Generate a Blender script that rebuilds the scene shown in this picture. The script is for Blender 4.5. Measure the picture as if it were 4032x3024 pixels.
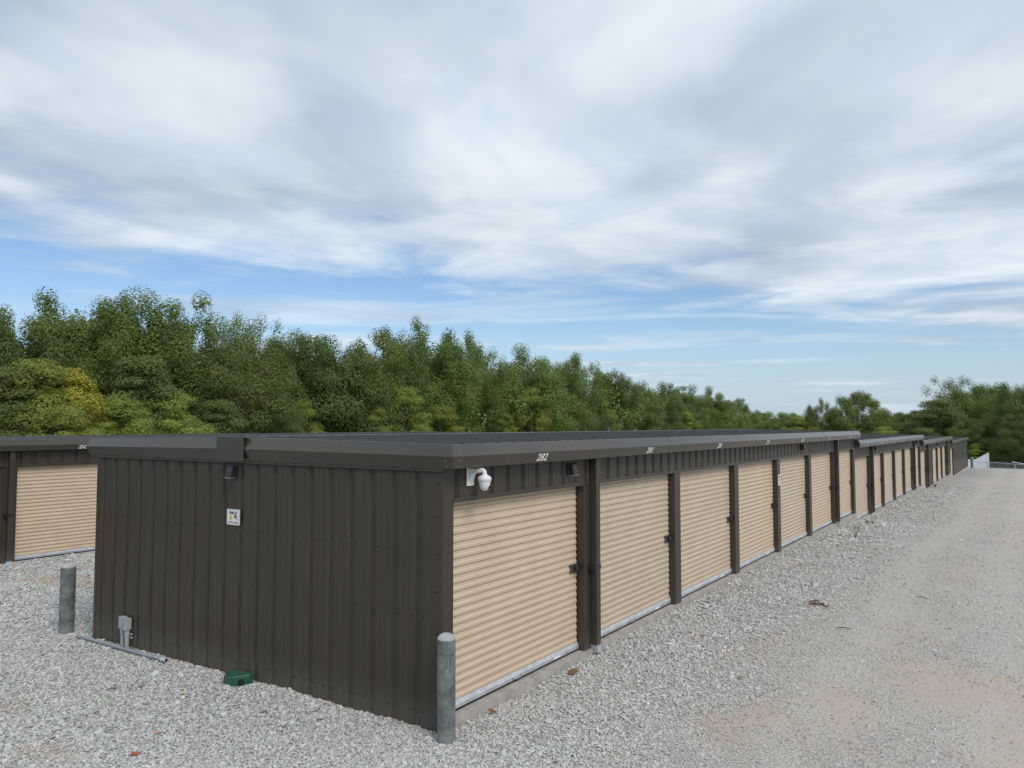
import bpy, bmesh, math, random
import numpy as np
from mathutils import Vector, Matrix
R = math.radians
for o in list(bpy.data.objects): bpy.data.objects.remove(o)
sc = bpy.context.scene
COL = sc.collection

# ------------------------------------------------------------------ camera
CAM = (4.785, -5.890, 2.879); YAW = 0.5929; PITCH = 0.0542; FPX = 3012.65
cd = bpy.data.cameras.new('camera'); cd.sensor_fit = 'HORIZONTAL'; cd.sensor_width = 36
cd.lens = 36 * FPX / 4032; cd.clip_start = .05; cd.clip_end = 3000
cam = bpy.data.objects.new('camera', cd); COL.objects.link(cam)
cam.location = CAM; cam.rotation_euler = (math.pi/2 + PITCH, 0, YAW)
sc.camera = cam

# ------------------------------------------------------------------ light
SUN_EL = R(46); SUN_AZ = R(112)          # azimuth clockwise from +Y
SKY_STRENGTH = .12
EXPOSURE = 0.12
sd = bpy.data.lights.new('sun', 'SUN'); sd.energy = 1.5; sd.angle = R(24); sd.color = (1, .955, .89)
sun = bpy.data.objects.new('sun', sd); COL.objects.link(sun)
tosun = Vector((math.sin(SUN_AZ)*math.cos(SUN_EL), math.cos(SUN_AZ)*math.cos(SUN_EL), math.sin(SUN_EL)))
sun.rotation_euler = tosun.to_track_quat('Z', 'Y').to_euler(); sun.location = (30, -20, 40)

vs = sc.view_settings
sc.display_settings.display_device = 'sRGB'
vs.view_transform = 'Standard'; vs.look = 'None'; vs.exposure = EXPOSURE; vs.gamma = 1; vs.use_curve_mapping = False

# ------------------------------------------------------------------ node helper
class NT:
    def __init__(s, tree): s.t = tree
    def n(s, typ, props=None, **inp):
        nd = s.t.nodes.new(typ)
        for k, v in (props or {}).items(): setattr(nd, k, v)
        for k, v in inp.items():
            key = int(k[1:]) if k[0] == 'i' and k[1:].isdigit() else k.replace('_', ' ')
            s.set(nd.inputs[key], v)
        return nd
    def set(s, sock, v):
        if hasattr(v, 'is_output'): s.t.links.new(v, sock)
        else: sock.default_value = v
    def m(s, op, a, b=None, c=None, clamp=False):
        nd = s.t.nodes.new('ShaderNodeMath'); nd.operation = op; nd.use_clamp = clamp
        for i, v in enumerate((a, b, c)):
            if v is not None: s.set(nd.inputs[i], v)
        return nd.outputs[0]
    def mix(s, f, a, b):
        nd = s.t.nodes.new('ShaderNodeMix'); nd.data_type = 'RGBA'
        s.set(nd.inputs[0], f)
        for i, v in ((6, a), (7, b)):
            if not hasattr(v, 'is_output') and len(v) == 3: v = (*v, 1)
            s.set(nd.inputs[i], v)
        return nd.outputs[2]
    def ss(s, v, a, b, lo=0., hi=1.):
        nd = s.t.nodes.new('ShaderNodeMapRange'); nd.interpolation_type = 'SMOOTHSTEP'
        for i, x in enumerate((v, a, b, lo, hi)): s.set(nd.inputs[i], x)
        return nd.outputs[0]
    def noise(s, vec, scale, detail=4, rough=.5, dist=0., out=0):
        nd = s.t.nodes.new('ShaderNodeTexNoise'); nd.inputs['Scale'].default_value = scale
        nd.inputs['Detail'].default_value = detail; nd.inputs['Roughness'].default_value = rough
        nd.inputs['Distortion'].default_value = dist
        if vec is not None: s.t.links.new(vec, nd.inputs['Vector'])
        return nd.outputs[out]
    def comb(s, x, y, z):
        nd = s.t.nodes.new('ShaderNodeCombineXYZ')
        for i, v in enumerate((x, y, z)): s.set(nd.inputs[i], v)
        return nd.outputs[0]

# ------------------------------------------------------------------ sky
w = bpy.data.worlds.new('World'); sc.world = w; w.use_nodes = True
w.node_tree.nodes.clear(); T = NT(w.node_tree)
sky = T.n('ShaderNodeTexSky', dict(sky_type='NISHITA', sun_disc=False, sun_elevation=SUN_EL, sun_rotation=SUN_AZ,
          altitude=200, air_density=1.0, dust_density=.6, ozone_density=1.6)).outputs[0]
dirn = T.n('ShaderNodeTexCoord').outputs['Generated']
sx = T.n('ShaderNodeSeparateXYZ', Vector=dirn).outputs
cy, sy = math.cos(YAW), math.sin(YAW)
dr = T.m('ADD', T.m('MULTIPLY', sx[0], cy), T.m('MULTIPLY', sx[1], sy))         # to the right of the drive's view
df = T.m('ADD', T.m('MULTIPLY', sx[0], -sy), T.m('MULTIPLY', sx[1], cy))
dz = T.m('MAXIMUM', sx[2], .025)
pr = T.m('DIVIDE', dr, dz); pf = T.m('DIVIDE', df, dz)                           # point on the cloud layer
P0 = T.comb(pr, pf, 0.)
warp = T.noise(P0, .35, 3, .5, out=1)
wv = T.n('ShaderNodeVectorMath', dict(operation='SUBTRACT'), i0=warp, i1=(.5, .5, .5)).outputs[0]
wv = T.n('ShaderNodeVectorMath', dict(operation='SCALE'), i0=wv, Scale=1.5).outputs[0]
P1 = T.n('ShaderNodeVectorMath', dict(operation='ADD'), i0=P0, i1=wv).outputs[0]
s1 = T.n('ShaderNodeSeparateXYZ', Vector=P1).outputs
# streaks run away from the viewer, a little to the right
ang = R(14)
qa = T.m('ADD', T.m('MULTIPLY', s1[0], math.cos(ang)), T.m('MULTIPLY', s1[1], -math.sin(ang)))
qb = T.m('ADD', T.m('MULTIPLY', s1[0], math.sin(ang)), T.m('MULTIPLY', s1[1], math.cos(ang)))
Pst = T.comb(qa, T.m('MULTIPLY', qb, .62), 0.)
big = T.noise(Pst, .50, 2, .45)
fine = T.noise(Pst, 1.5, 4, .46)
vfine = T.noise(P1, 1.3, 4, .48)
# deck edge
edge = T.m('SUBTRACT', 4.45, T.m('ADD', T.m('MULTIPLY', pr, -.45), T.m('MULTIPLY', pf, .89)))
en = T.m('MULTIPLY', T.m('SUBTRACT', T.noise(P0, .66, 6, .56, .4), .5), 6.4)
cov = T.ss(T.m('ADD', edge, en), -.9, .95)
thin = T.ss(T.m('ADD', T.m('MULTIPLY', fine, .6), T.m('MULTIPLY', vfine, .4)), .32, .56, .74, 1.)
cov = T.m('MULTIPLY', cov, thin)
# thin streaks under the deck, lying across the view
Pl = T.comb(T.m('MULTIPLY', s1[0], .22), T.m('ADD', T.m('MULTIPLY', s1[1], .60), T.m('MULTIPLY', s1[0], .06)), 3.7)
low = T.ss(T.noise(Pl, 1.15, 4, .5, .4), .47, .72, 0., .62)
cov = T.m('MAXIMUM', cov, low)
haze = T.ss(sx[2], .0, .155, .80, 0.)
dark = T.ss(big, .36, .62)
ctone = T.mix(dark, (.655, .725, .79), (.41, .485, .58))
ctone = T.mix(T.ss(fine, .42, .72, 0., .7), ctone, (.74, .80, .86))
K = 1 / SKY_STRENGTH
def sc3(c, k): return tuple(x*k for x in c)
mot = T.noise(Pst, 2.4, 5, .5, .3)
ctone = T.mix(T.ss(mot, .50, .70, 0., .38), ctone, (.47, .57, .72))
cl = T.n('ShaderNodeVectorMath', dict(operation='SCALE'), i0=ctone, Scale=K*1.09).outputs[0]
blue = T.n('ShaderNodeVectorMath', dict(operation='MULTIPLY'), i0=sky, i1=(.78, .88, .98)).outputs[0]
c1 = T.mix(haze, blue, sc3((.46, .56, .68), K))
c2 = T.mix(cov, c1, cl)
bg = T.n('ShaderNodeBackground', Color=c2, Strength=SKY_STRENGTH)
T.t.links.new(bg.outputs[0], T.n('ShaderNodeOutputWorld').inputs[0])

# ------------------------------------------------------------------ materials
def newmat(name):
    m = bpy.data.materials.new(name); m.use_nodes = True
    m.node_tree.nodes.clear(); t = NT(m.node_tree)
    out = t.n('ShaderNodeOutputMaterial')
    return m, t, out
def bsdf(t, out, col, rough=.5, metal=0., spec=.5, normal=None):
    b = t.n('ShaderNodeBsdfPrincipled')
    if not hasattr(col, 'is_output') and len(col) == 3: col = (*col, 1)
    t.set(b.inputs['Base Color'], col); t.set(b.inputs['Roughness'], rough)
    t.set(b.inputs['Metallic'], metal); t.set(b.inputs['Specular IOR Level'], spec)
    if normal is not None: t.set(b.inputs['Normal'], normal)
    t.t.links.new(b.outputs[0], out.inputs[0])
    return b
def bump(t, h, strength=.3, dist=.01):
    return t.n('ShaderNodeBump', Strength=strength, Distance=dist, Height=h).outputs[0]
def simple(name, col, rough=.5, metal=0., var=.12, scale=6., bumpd=0., spec=.5, bscale=40):
    m, t, out = newmat(name)
    pos = t.n('ShaderNodeNewGeometry').outputs['Position']
    n = t.noise(pos, scale, 5, .6)
    c = t.mix(t.ss(n, .25, .75), tuple(x*(1-var) for x in col), tuple(x*(1+var) for x in col))
    nm = bump(t, t.noise(pos, bscale, 3), .5, bumpd) if bumpd else None
    bsdf(t, out, c, rough, metal, spec, nm)
    return m
def painted(name, col, rough=.38, dust=.35, wavy=.0015, spec=.45):
    # coil-coated steel: faint oil-canning, dust film rising from the ground, streaks
    m, t, out = newmat(name)
    pos = t.n('ShaderNodeNewGeometry').outputs['Position']
    sp = t.n('ShaderNodeSeparateXYZ', Vector=pos).outputs
    n1 = t.noise(pos, 1.7, 4, .55)
    st = t.noise(t.comb(t.m('MULTIPLY', sp[0], 14.), t.m('MULTIPLY', sp[1], 14.), t.m('MULTIPLY', sp[2], .7)), 1., 4, .6)
    sm = t.noise(pos, 24, 5, .65)
    c = t.mix(t.ss(n1, .3, .7), tuple(x*.93 for x in col), tuple(x*1.07 for x in col))
    grime = t.m('MULTIPLY', t.ss(st, .48, .75), t.ss(sm, .35, .75, .2, 1.))
    low = t.ss(t.m('ADD', sp[2], t.m('MULTIPLY', t.m('SUBTRACT', sm, .5), .35)), -.12, .32, .9, 0.)
    g = t.m('MULTIPLY', t.m('MAXIMUM', t.m('MULTIPLY', grime, .45), low), dust, clamp=True)
    c = t.mix(g, c, (.25, .235, .21))
    rg = t.m('ADD', rough, t.m('MULTIPLY', g, .3))
    bsdf(t, out, c, rg, 0., spec, bump(t, t.noise(pos, 2.3, 2), .35, wavy) if wavy else None)
    return m
BROWN = (.053, .043, .032)
M = {}
M['brown'] = painted('brown_steel', BROWN, .40, .22)
M['brown_post'] = painted('brown_trim_steel', (.054, .044, .034), .36, .2)
M['fascia'] = painted('brown_fascia_steel', (.055, .046, .036), .26, .06, .0012, .6)
M['roof'] = painted('brown_roof_steel', (.045, .042, .039), .40, .0, 0., .28)
M['cover'] = painted('brown_cover_plate', (.066, .056, .045), .5, .05)
def tan():
    m, t, out = newmat('tan_door_steel')
    pos = t.n('ShaderNodeNewGeometry').outputs['Position']
    sp = t.n('ShaderNodeSeparateXYZ', Vector=pos).outputs
    n = t.noise(pos, 3., 5, .6)
    c = t.mix(t.ss(n, .3, .7), (.585, .457, .330), (.635, .500, .364))
    st = t.noise(t.comb(t.m('MULTIPLY', sp[1], 9.), 0., t.m('MULTIPLY', sp[2], .8)), 1., 5, .6)
    c = t.mix(t.m('MULTIPLY', t.ss(st, .55, .8), .22), c, (.50, .38, .26))
    ob = t.n('ShaderNodeObjectInfo').outputs['Random']
    c = t.n('ShaderNodeHueSaturation', Hue=.5, Saturation=t.m('ADD', .93, t.m('MULTIPLY', ob, .14)), Value=t.m('ADD', .95, t.m('MULTIPLY', ob, .09)), Fac=1., Color=c).outputs[0]
    scf = t.noise(pos, 13, 6, .7); low = t.ss(sp[2], -.2, .9, .5, .1)
    c = t.mix(t.m('MULTIPLY', t.ss(scf, .60, .74), low), c, (.36, .29, .22))
    bsdf(t, out, c, .42, 0., .45, bump(t, t.noise(pos, 2.2, 3), .4, .004))
    return m
M['tan'] = tan()
def galv(name, col, rough=.38, metal=.35):
    m, t, out = newmat(name)
    pos = t.n('ShaderNodeNewGeometry').outputs['Position']
    v = t.n('ShaderNodeTexVoronoi', Vector=pos, Scale=60.).outputs['Color']
    n = t.noise(pos, 9, 5, .65)
    c = t.mix(t.ss(n, .3, .7), tuple(x*.82 for x in col), tuple(min(1, x*1.12) for x in col))
    c = t.mix(.08, c, v)
    bsdf(t, out, c, rough, metal, .5)
    return m
M['galv'] = galv('galvanised_steel', (.52, .55, .59))
M['galv_light'] = galv('galvanised_light', (.70, .73, .77), .35, .2)
M['galv_pipe'] = galv('galvanised_pipe', (.40, .43, .48), .35, .5)
M['latchgrey'] = simple('dark_latch_steel', (.10, .10, .10), .45, .3)
M['rubber'] = simple('black_rubber', (.022, .02, .022), .7)
M['black'] = simple('black_plastic', (.018, .018, .02), .45)
M['lamp'] = simple('bronze_lamp_housing', (.028, .026, .028), .42)
M['lens'] = simple('dark_lamp_lens', (.02, .02, .024), .15)
M['dark'] = simple('interior_dark', (.03, .028, .025), .8)
M['camwhite'] = simple('white_camera_plastic', (.80, .80, .80), .35, var=.03)
M['camlens'] = simple('smoked_lens', (.01, .01, .012), .1)
M['white'] = simple('white_print', (.82, .82, .82), .5, var=.03)
M['ink'] = simple('black_print', (.02, .02, .025), .6)
M['grey_ink'] = simple('grey_print', (.25, .26, .28), .6)
M['yellow'] = simple('yellow_print', (.80, .66, .05), .5, var=.03)
M['pink'] = simple('pink_print', (.65, .38, .40), .5)
M['conduit'] = simple('grey_pvc', (.36, .385, .40), .5, var=.1)
M['greenbox'] = simple('green_plastic', (.018, .095, .062), .38, var=.15)
M['greenhole'] = simple('green_box_hole', (.004, .012, .01), .8)
def concrete(name, col, stain=True):
    m, t, out = newmat(name)
    pos = t.n('ShaderNodeNewGeometry').outputs['Position']
    n = t.noise(pos, 5, 7, .65); f = t.noise(pos, 60, 4, .6)
    c = t.mix(t.ss(n, .3, .7), tuple(x*.78 for x in col), tuple(x*1.12 for x in col))
    c = t.mix(t.ss(t.noise(pos, 2.2, 5, .6), .5, .72, 0., .55), c, (.40, .31, .24))
    c = t.mix(t.ss(f, .55, .75, 0., .3), c, (.2, .19, .18))
    bsdf(t, out, c, .9, 0., .2, bump(t, f, .6, .004))
    return m
M['concrete'] = concrete('slab_concrete', (.43, .40, .37))
M['capconc'] = concrete('cap_concrete', (.47, .48, .47))
def pipe_mat():
    m, t, out = newmat('weathered_galvanised_bollard')
    tc = t.n('ShaderNodeTexCoord').outputs['Object']
    sp = t.n('ShaderNodeSeparateXYZ', Vector=tc).outputs
    v = t.comb(t.m('MULTIPLY', sp[0], 16.), t.m('MULTIPLY', sp[1], 16.), t.m('MULTIPLY', sp[2], 1.5))
    st = t.noise(v, 1.6, 7, .65, 1.); n = t.noise(tc, 9, 6, .65)
    c = t.mix(t.ss(n, .3, .7), (.105, .118, .115), (.24, .258, .252))
    c = t.mix(t.ss(st, .60, .70, 0., .75), c, (.42, .46, .46))
    c = t.mix(t.ss(sp[2], .02, .20, .45, 0.), c, (.35, .35, .33))
    bsdf(t, out, c, .55, .25, .5, bump(t, st, .3, .002))
    return m
M['bollard'] = pipe_mat()

# dirt showing through the gravel: (x, y, half length x, half length y, turn, strength)
DIRT = [(3.1, 2.7, .42, .95, .25, 1.), (2.45, 1.95, .42, .62, .1, 1.), (4.1, 4.2, .95, 1.0, .5, 1.), (5.2, 4.9, .9, .9, .5, .9), (4.6, 2.7, .5, .8, .0, .8), (3.3, 6.2, .4, 1.4, 0., .5),
        (1.85, 4.6, .45, .9, -.1, .35), (3.6, 12., .35, 2.6, .05, .5), (4.4, 20., .3, 5., 0., .7), (3.4, 27., .35, 7., .02, .55), (4.5, 36., .4, 8., 0., .7), (3.0, 48., .6, 10., 0., .5),
        (4.2, 60., .8, 9., 0., .6), (-10.2, 1.9, 1.9, .5, .15, .9), (-9.6, 3.0, 2.6, .35, .1, .6), (-4.4, -2.0, .35, .3, 0, .5), (-2.7, -2.3, .3, .2, 0, .6),(-7.5,-1.0,.5,.3,.4,.5)]
def dirt_mask(t, pos):
    wv_ = t.n('ShaderNodeVectorMath', dict(operation='SUBTRACT'), i0=t.noise(pos, .9, 5, .6, out=1), i1=(.5, .5, .5)).outputs[0]
    wv_ = t.n('ShaderNodeVectorMath', dict(operation='MULTIPLY'), i0=wv_, i1=(1.6, 2.4, 0.)).outputs[0]
    wp = t.n('ShaderNodeVectorMath', dict(operation='ADD'), i0=pos, i1=wv_).outputs[0]
    sp = t.n('ShaderNodeSeparateXYZ', Vector=wp).outputs
    nz = t.m('MULTIPLY', t.m('SUBTRACT', t.noise(pos, 2.6, 6, .7), .5), 2.4)
    nz2 = t.m('MULTIPLY', t.m('SUBTRACT', t.noise(pos, 14, 4, .7), .5), 1.6)
    acc = None
    for (x, y, a, b, th, s) in DIRT:
        dx = t.m('SUBTRACT', sp[0], x); dy = t.m('SUBTRACT', sp[1], y)
        u = t.m('DIVIDE', t.m('ADD', t.m('MULTIPLY', dx, math.cos(th)), t.m('MULTIPLY', dy, math.sin(th))), a)
        v = t.m('DIVIDE', t.m('SUBTRACT', t.m('MULTIPLY', dy, math.cos(th)), t.m('MULTIPLY', dx, math.sin(th))), b)
        r = t.m('SQRT', t.m('ADD', t.m('MULTIPLY', u, u), t.m('MULTIPLY', v, v)))
        k = t.ss(t.m('ADD', r, t.m('ADD', nz, nz2)), .45, 1.25, s, 0.)
        acc = k if acc is None else t.m('MAXIMUM', acc, k)
    return acc
def lane_mask(t, pos):
    sp = t.n('ShaderNodeSeparateXYZ', Vector=pos).outputs
    m_ = t.noise(t.n('ShaderNodeMapping', Vector=pos, Scale=(1.1, .22, 1.)).outputs[0], 1., 6, .65)
    e_ = t.m('ADD', sp[0], t.m('MULTIPLY', t.m('SUBTRACT', t.noise(pos, .8, 5, .6), .5), 2.5))
    return t.m('MULTIPLY', t.ss(e_, .9, 2.6), t.ss(m_, .30, .60, .35, 1.))
def gravel_mat():
    m, t, out = newmat('crushed_limestone_ground')
    pos = t.n('ShaderNodeNewGeometry').outputs['Position']
    def layer(sc_):
        v = t.n('ShaderNodeTexVoronoi', Vector=pos, Scale=sc_)
        e = v.outputs['Distance']; g = t.n('ShaderNodeSeparateColor', Color=v.outputs['Color']).outputs
        return e, g
    e1, g1 = layer(26.); e2, g2 = layer(55.)
    val = t.m('ADD', t.m('MULTIPLY', g1[0], .6), t.m('MULTIPLY', g2[0], .4))
    c = t.mix(t.ss(val, .1, .9), (.40, .395, .375), (.60, .59, .56))
    c = t.mix(t.ss(g1[1], .86, .9, 0., .6), c, (.43, .35, .27))
    gap = t.ss(e1, .38, .62)
    c = t.mix(t.m('MULTIPLY', gap, .55), c, (.16, .155, .15))  # shade between packed stones, painted into the ground colour
    patch = t.noise(pos, .55, 6, .62)
    c = t.mix(t.ss(patch, .42, .68, 0., .5), c, (.56, .545, .51))
    mott = t.noise(pos, 5.5, 6, .75)
    c = t.mix(t.ss(mott, .52, .72, 0., .4), c, (.30, .29, .275)); c = t.mix(t.ss(mott, .46, .30, 0., .4), c, (.60, .585, .56))
    track = t.noise(t.n('ShaderNodeMapping', Vector=pos, Scale=(2.2, .12, 1.)).outputs[0], 1., 4, .6)
    c = t.mix(t.ss(track, .50, .68, 0., .30), c, (.44, .40, .35))
    c = t.mix(t.m('MULTIPLY', lane_mask(t, pos), .5), c, (.475, .435, .375))
    sp_ = t.n('ShaderNodeSeparateXYZ', Vector=pos).outputs
    wb = t.m('ADD', t.m('MULTIPLY', t.m('SINE', t.m('MULTIPLY', sp_[1], .35)), .12), t.m('MULTIPLY', t.m('SUBTRACT', t.noise(pos, 1.4, 5, .6), .5), .6))
    for xr in (2.75, 4.35):
        dd_ = t.m('ABSOLUTE', t.m('SUBTRACT', t.m('SUBTRACT', sp_[0], xr), wb))
        c = t.mix(t.ss(dd_, .12, .48, .42, 0.), c, (.53, .495, .44))
    dm = dirt_mask(t, pos)
    c = t.mix(t.m('MULTIPLY', dm, .8), c, t.mix(t.noise(pos, 7, 5, .6), (.42, .345, .285), (.51, .435, .365)))
    h = t.m('ADD', t.m('MULTIPLY', e1, -1.), t.m('MULTIPLY', e2, -.5))
    bsdf(t, out, c, .92, 0., .2, bump(t, h, t.m('SUBTRACT', 1., t.m('MULTIPLY', dm, .7)), .018))
    return m
M['gravel'] = gravel_mat()
def stone_mat():
    m, t, out = newmat('limestone_chip')
    rnd = t.n('ShaderNodeObjectInfo').outputs['Random']
    pos = t.n('ShaderNodeNewGeometry').outputs['Position']
    ramp = t.n('ShaderNodeValToRGB', Fac=rnd)
    el = ramp.color_ramp.elements
    cols = [(0, (.34, .338, .33)), (.08, (.45, .447, .435)), (.35, (.53, .528, .51)), (.62, (.59, .587, .565)), (.85, (.65, .645, .62)), (.95, (.74, .73, .70)), (.965, (.54, .48, .39)), (.985, (.46, .40, .33)), (.998, (.42, .30, .24))]
    el[0].position, el[1].position = 0, 1
    el[0].color = (*cols[0][1], 1); el[1].color = (*cols[-1][1], 1)
    for p_, c_ in cols[1:]:
        e = el.new(p_); e.color = (*c_, 1)
    c = t.mix(t.ss(t.noise(pos, 70, 4, .6), .35, .7, 0., .35), ramp.outputs[0], (.30, .29, .28))
    c = t.mix(t.ss(t.noise(pos, .55, 6, .62), .42, .68, 0., .3), c, (.55, .535, .50))
    c = t.mix(t.m('MULTIPLY', lane_mask(t, pos), .45), c, (.475, .44, .385))
    c = t.mix(t.m('MULTIPLY', dirt_mask(t, pos), .75), c, (.45, .38, .315))
    bsdf(t, out, c, .9, 0., .25)
    return m
M['stone'] = stone_mat()
def earth_mat():
    m, t, out = newmat('rough_grass_and_earth')
    pos = t.n('ShaderNodeNewGeometry').outputs['Position']
    n = t.noise(pos, .25, 6, .6); f = t.noise(pos, 6, 5, .65)
    c = t.mix(t.ss(n, .35, .65), (.085, .10, .04), (.30, .27, .20))
    c = t.mix(t.ss(f, .4, .7, 0., .5), c, (.10, .095, .05))
    bsdf(t, out, c, .95, 0., .1, bump(t, f, .8, .1))
    return m
M['earth'] = earth_mat()
M['brick'] = simple('red_brick', (.36, .13, .08), .9, bumpd=.003)
M['wood'] = simple('brown_wood', (.24, .12, .055), .8, var=.3, scale=20, bumpd=.002)
M['twig'] = simple('dark_twig', (.06, .045, .035), .9)
M['vinyl'] = simple('white_vinyl', (.74, .78, .82), .5, var=.05)
M['bark'] = simple('grey_bark', (.20, .175, .145), .95, var=.35, scale=5, bumpd=.03)
M['deadwood'] = simple('pale_dead_wood', (.22, .19, .165), .95, var=.3, scale=5, bumpd=.02)
def leafmat(name, a, b, spot=None, spotf=0.):
    m, t, out = newmat(name)
    g = t.n('ShaderNodeNewGeometry'); rnd = g.outputs['Random Per Island']
    pos = g.outputs['Position']; ob = t.n('ShaderNodeObjectInfo').outputs['Random']
    n = t.noise(pos, .35, 3, .5)
    f = t.m('ADD', t.m('MULTIPLY', rnd, .45), t.m('MULTIPLY', t.ss(n, .3, .7), .55))
    c = t.mix(f, a, b)
    hs = t.n('ShaderNodeHueSaturation', Hue=t.m('ADD', .488, t.m('MULTIPLY', ob, .024)), Saturation=1., Value=t.m('ADD', .85, t.m('MULTIPLY', ob, .3)), Fac=1., Color=c)
    c = hs.outputs[0]
    if spot: c = t.mix(t.m('GREATER_THAN', t.m('ADD', rnd, t.m('MULTIPLY', n, .25)), 1.13-spotf), c, spot)
    b_ = t.n('ShaderNodeBsdfPrincipled', Base_Color=c, Roughness=.6); b_.inputs['Specular IOR Level'].default_value = .22
    tr = t.n('ShaderNodeBsdfTranslucent', Color=c)
    mx = t.n('ShaderNodeMixShader', i0=.33, i1=b_.outputs[0], i2=tr.outputs[0])
    t.t.links.new(mx.outputs[0], out.inputs[0])
    return m
M['leaf_dark'] = leafmat('leaf_dark_green', (.088, .136, .036), (.185, .250, .070))
M['leaf_mid'] = leafmat('leaf_mid_green', (.112, .165, .038), (.225, .290, .075), (.26, .25, .06), .03)
M['leaf_light'] = leafmat('leaf_yellow_green', (.19, .245, .048), (.34, .40, .088), (.40, .36, .06), .06)
M['leaf_olive'] = leafmat('leaf_olive_green', (.115, .160, .046), (.215, .265, .080), (.28, .26, .08), .03)
M['leaf_yellow'] = leafmat('leaf_autumn_yellow', (.20, .22, .04), (.46, .385, .06))

# ------------------------------------------------------------------ mesh helpers
def link(name, mesh, mat=None, parent=None, loc=None):
    o = bpy.data.objects.new(name, mesh); COL.objects.link(o)
    if mat is not None and not mesh.materials: mesh.materials.append(mat)
    if parent is not None: o.parent = parent
    if loc is not None: o.location = loc
    return o
class MB:
    def __init__(s): s.v = []; s.f = []
    def add(s, vs, fs):
        k = len(s.v); s.v += [tuple(v) for v in vs]; s.f += [tuple(i+k for i in f) for f in fs]; return s
    def box(s, x0, x1, y0, y1, z0, z1):
        return s.add([(x0,y0,z0),(x1,y0,z0),(x1,y1,z0),(x0,y1,z0),(x0,y0,z1),(x1,y0,z1),(x1,y1,z1),(x0,y1,z1)],
                     [(3,2,1,0),(4,5,6,7),(0,1,5,4),(1,2,6,5),(2,3,7,6),(3,0,4,7)])
    def tube(s, path, rad, n=8, caps=True):
        path = [Vector(p) for p in path]; rr = rad if hasattr(rad, '__len__') else [rad]*len(path)
        rings = []; k0 = len(s.v); up = Vector((0, 0, 1))
        for i, p in enumerate(path):
            d = (path[min(i+1, len(path)-1)] - path[max(i-1, 0)])
            d = d.normalized() if d.length > 0 else up
            a = d.cross(Vector((1, 0, 0)) if abs(d.x) < .9 else up).normalized(); b = d.cross(a)
            for j in range(n):
                t = 2*math.pi*j/n; q = p + (a*math.cos(t) + b*math.sin(t))*rr[i]; s.v.append(tuple(q))
        for i in range(len(path)-1):
            for j in range(n):
                a0 = k0+i*n+j; a1 = k0+i*n+(j+1) % n
                s.f.append((a0, a1, a1+n, a0+n))
        if caps:
            s.f.append(tuple(k0+j for j in range(n))[::-1]); s.f.append(tuple(k0+(len(path)-1)*n+j for j in range(n)))
        return s
    def lathe(s, prof, n=24, cx=0, cy=0):
        k0 = len(s.v)
        for (r, z) in prof:
            for j in range(n):
                t = 2*math.pi*j/n; s.v.append((cx+r*math.cos(t), cy+r*math.sin(t), z))
        for i in range(len(prof)-1):
            for j in range(n):
                a0 = k0+i*n+j; a1 = k0+i*n+(j+1) % n; s.f.append((a0, a1, a1+n, a0+n))
        return s
    def sheet(s, A, B):            # strip between two equal rows of points
        k = len(s.v); n = len(A); s.v += [tuple(p) for p in A] + [tuple(p) for p in B]
        s.f += [(k+i, k+i+1, k+n+i+1, k+n+i) for i in range(n-1)]; return s
    def mesh(s, name, smooth=False):
        m = bpy.data.meshes.new(name); m.from_pydata(s.v, [], s.f); m.validate()
        bm = bmesh.new(); bm.from_mesh(m); bmesh.ops.recalc_face_normals(bm, faces=bm.faces); bm.to_mesh(m); bm.free()
        if smooth: m.polygons.foreach_set('use_smooth', [True]*len(m.polygons))
        m.update(); return m
    def build(s, name, mat, parent=None, loc=None, smooth=False, bevel=0.):
        o = link(name, s.mesh(name, smooth), mat, parent, loc)
        if bevel:
            b = o.modifiers.new('bevel', 'BEVEL'); b.width = bevel; b.segments = 2; b.limit_method = 'ANGLE'; b.angle_limit = R(40)
        return o
def tag(o, label=None, cat=None, group=None, kind=None):
    for k, v in (('label', label), ('category', cat), ('group', group), ('kind', kind)):
        if v: o[k] = v
    return o
def empty(name, loc, rz=0.):
    o = bpy.data.objects.new(name, None); o.empty_display_size = .2; COL.objects.link(o); o.location = loc; o.rotation_euler = (0, 0, rz); return o
def copy_tree(o, parent=None):
    c = o.copy(); COL.objects.link(c); c.parent = parent
    for ch in list(o.children): copy_tree(ch, c)
    return c
def text_mesh(s, w, h, shear=.0, bold=.0, key='text'):
    cu = bpy.data.curves.new(key, 'FONT'); cu.body = s; cu.shear = shear; cu.offset = bold; cu.resolution_u = 3
    ob = bpy.data.objects.new(key, cu); COL.objects.link(ob)
    dg = bpy.context.evaluated_depsgraph_get(); dg.update()
    me = bpy.data.meshes.new_from_object(ob.evaluated_get(dg)); me.name = key
    bpy.data.objects.remove(ob); bpy.data.curves.remove(cu)
    n = len(me.vertices); co = np.empty(n*3, 'f'); me.vertices.foreach_get('co', co); co = co.reshape(-1, 3)
    lo = co.min(0); hi = co.max(0); co[:, 0] = (co[:, 0]-lo[0])/(hi[0]-lo[0])*w - w/2; co[:, 1] = (co[:, 1]-lo[1])/(hi[1]-lo[1])*h - h/2; co[:, 2] = 0
    me.vertices.foreach_set('co', co.ravel()); me.materials.clear(); me.update()
    return me

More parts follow.
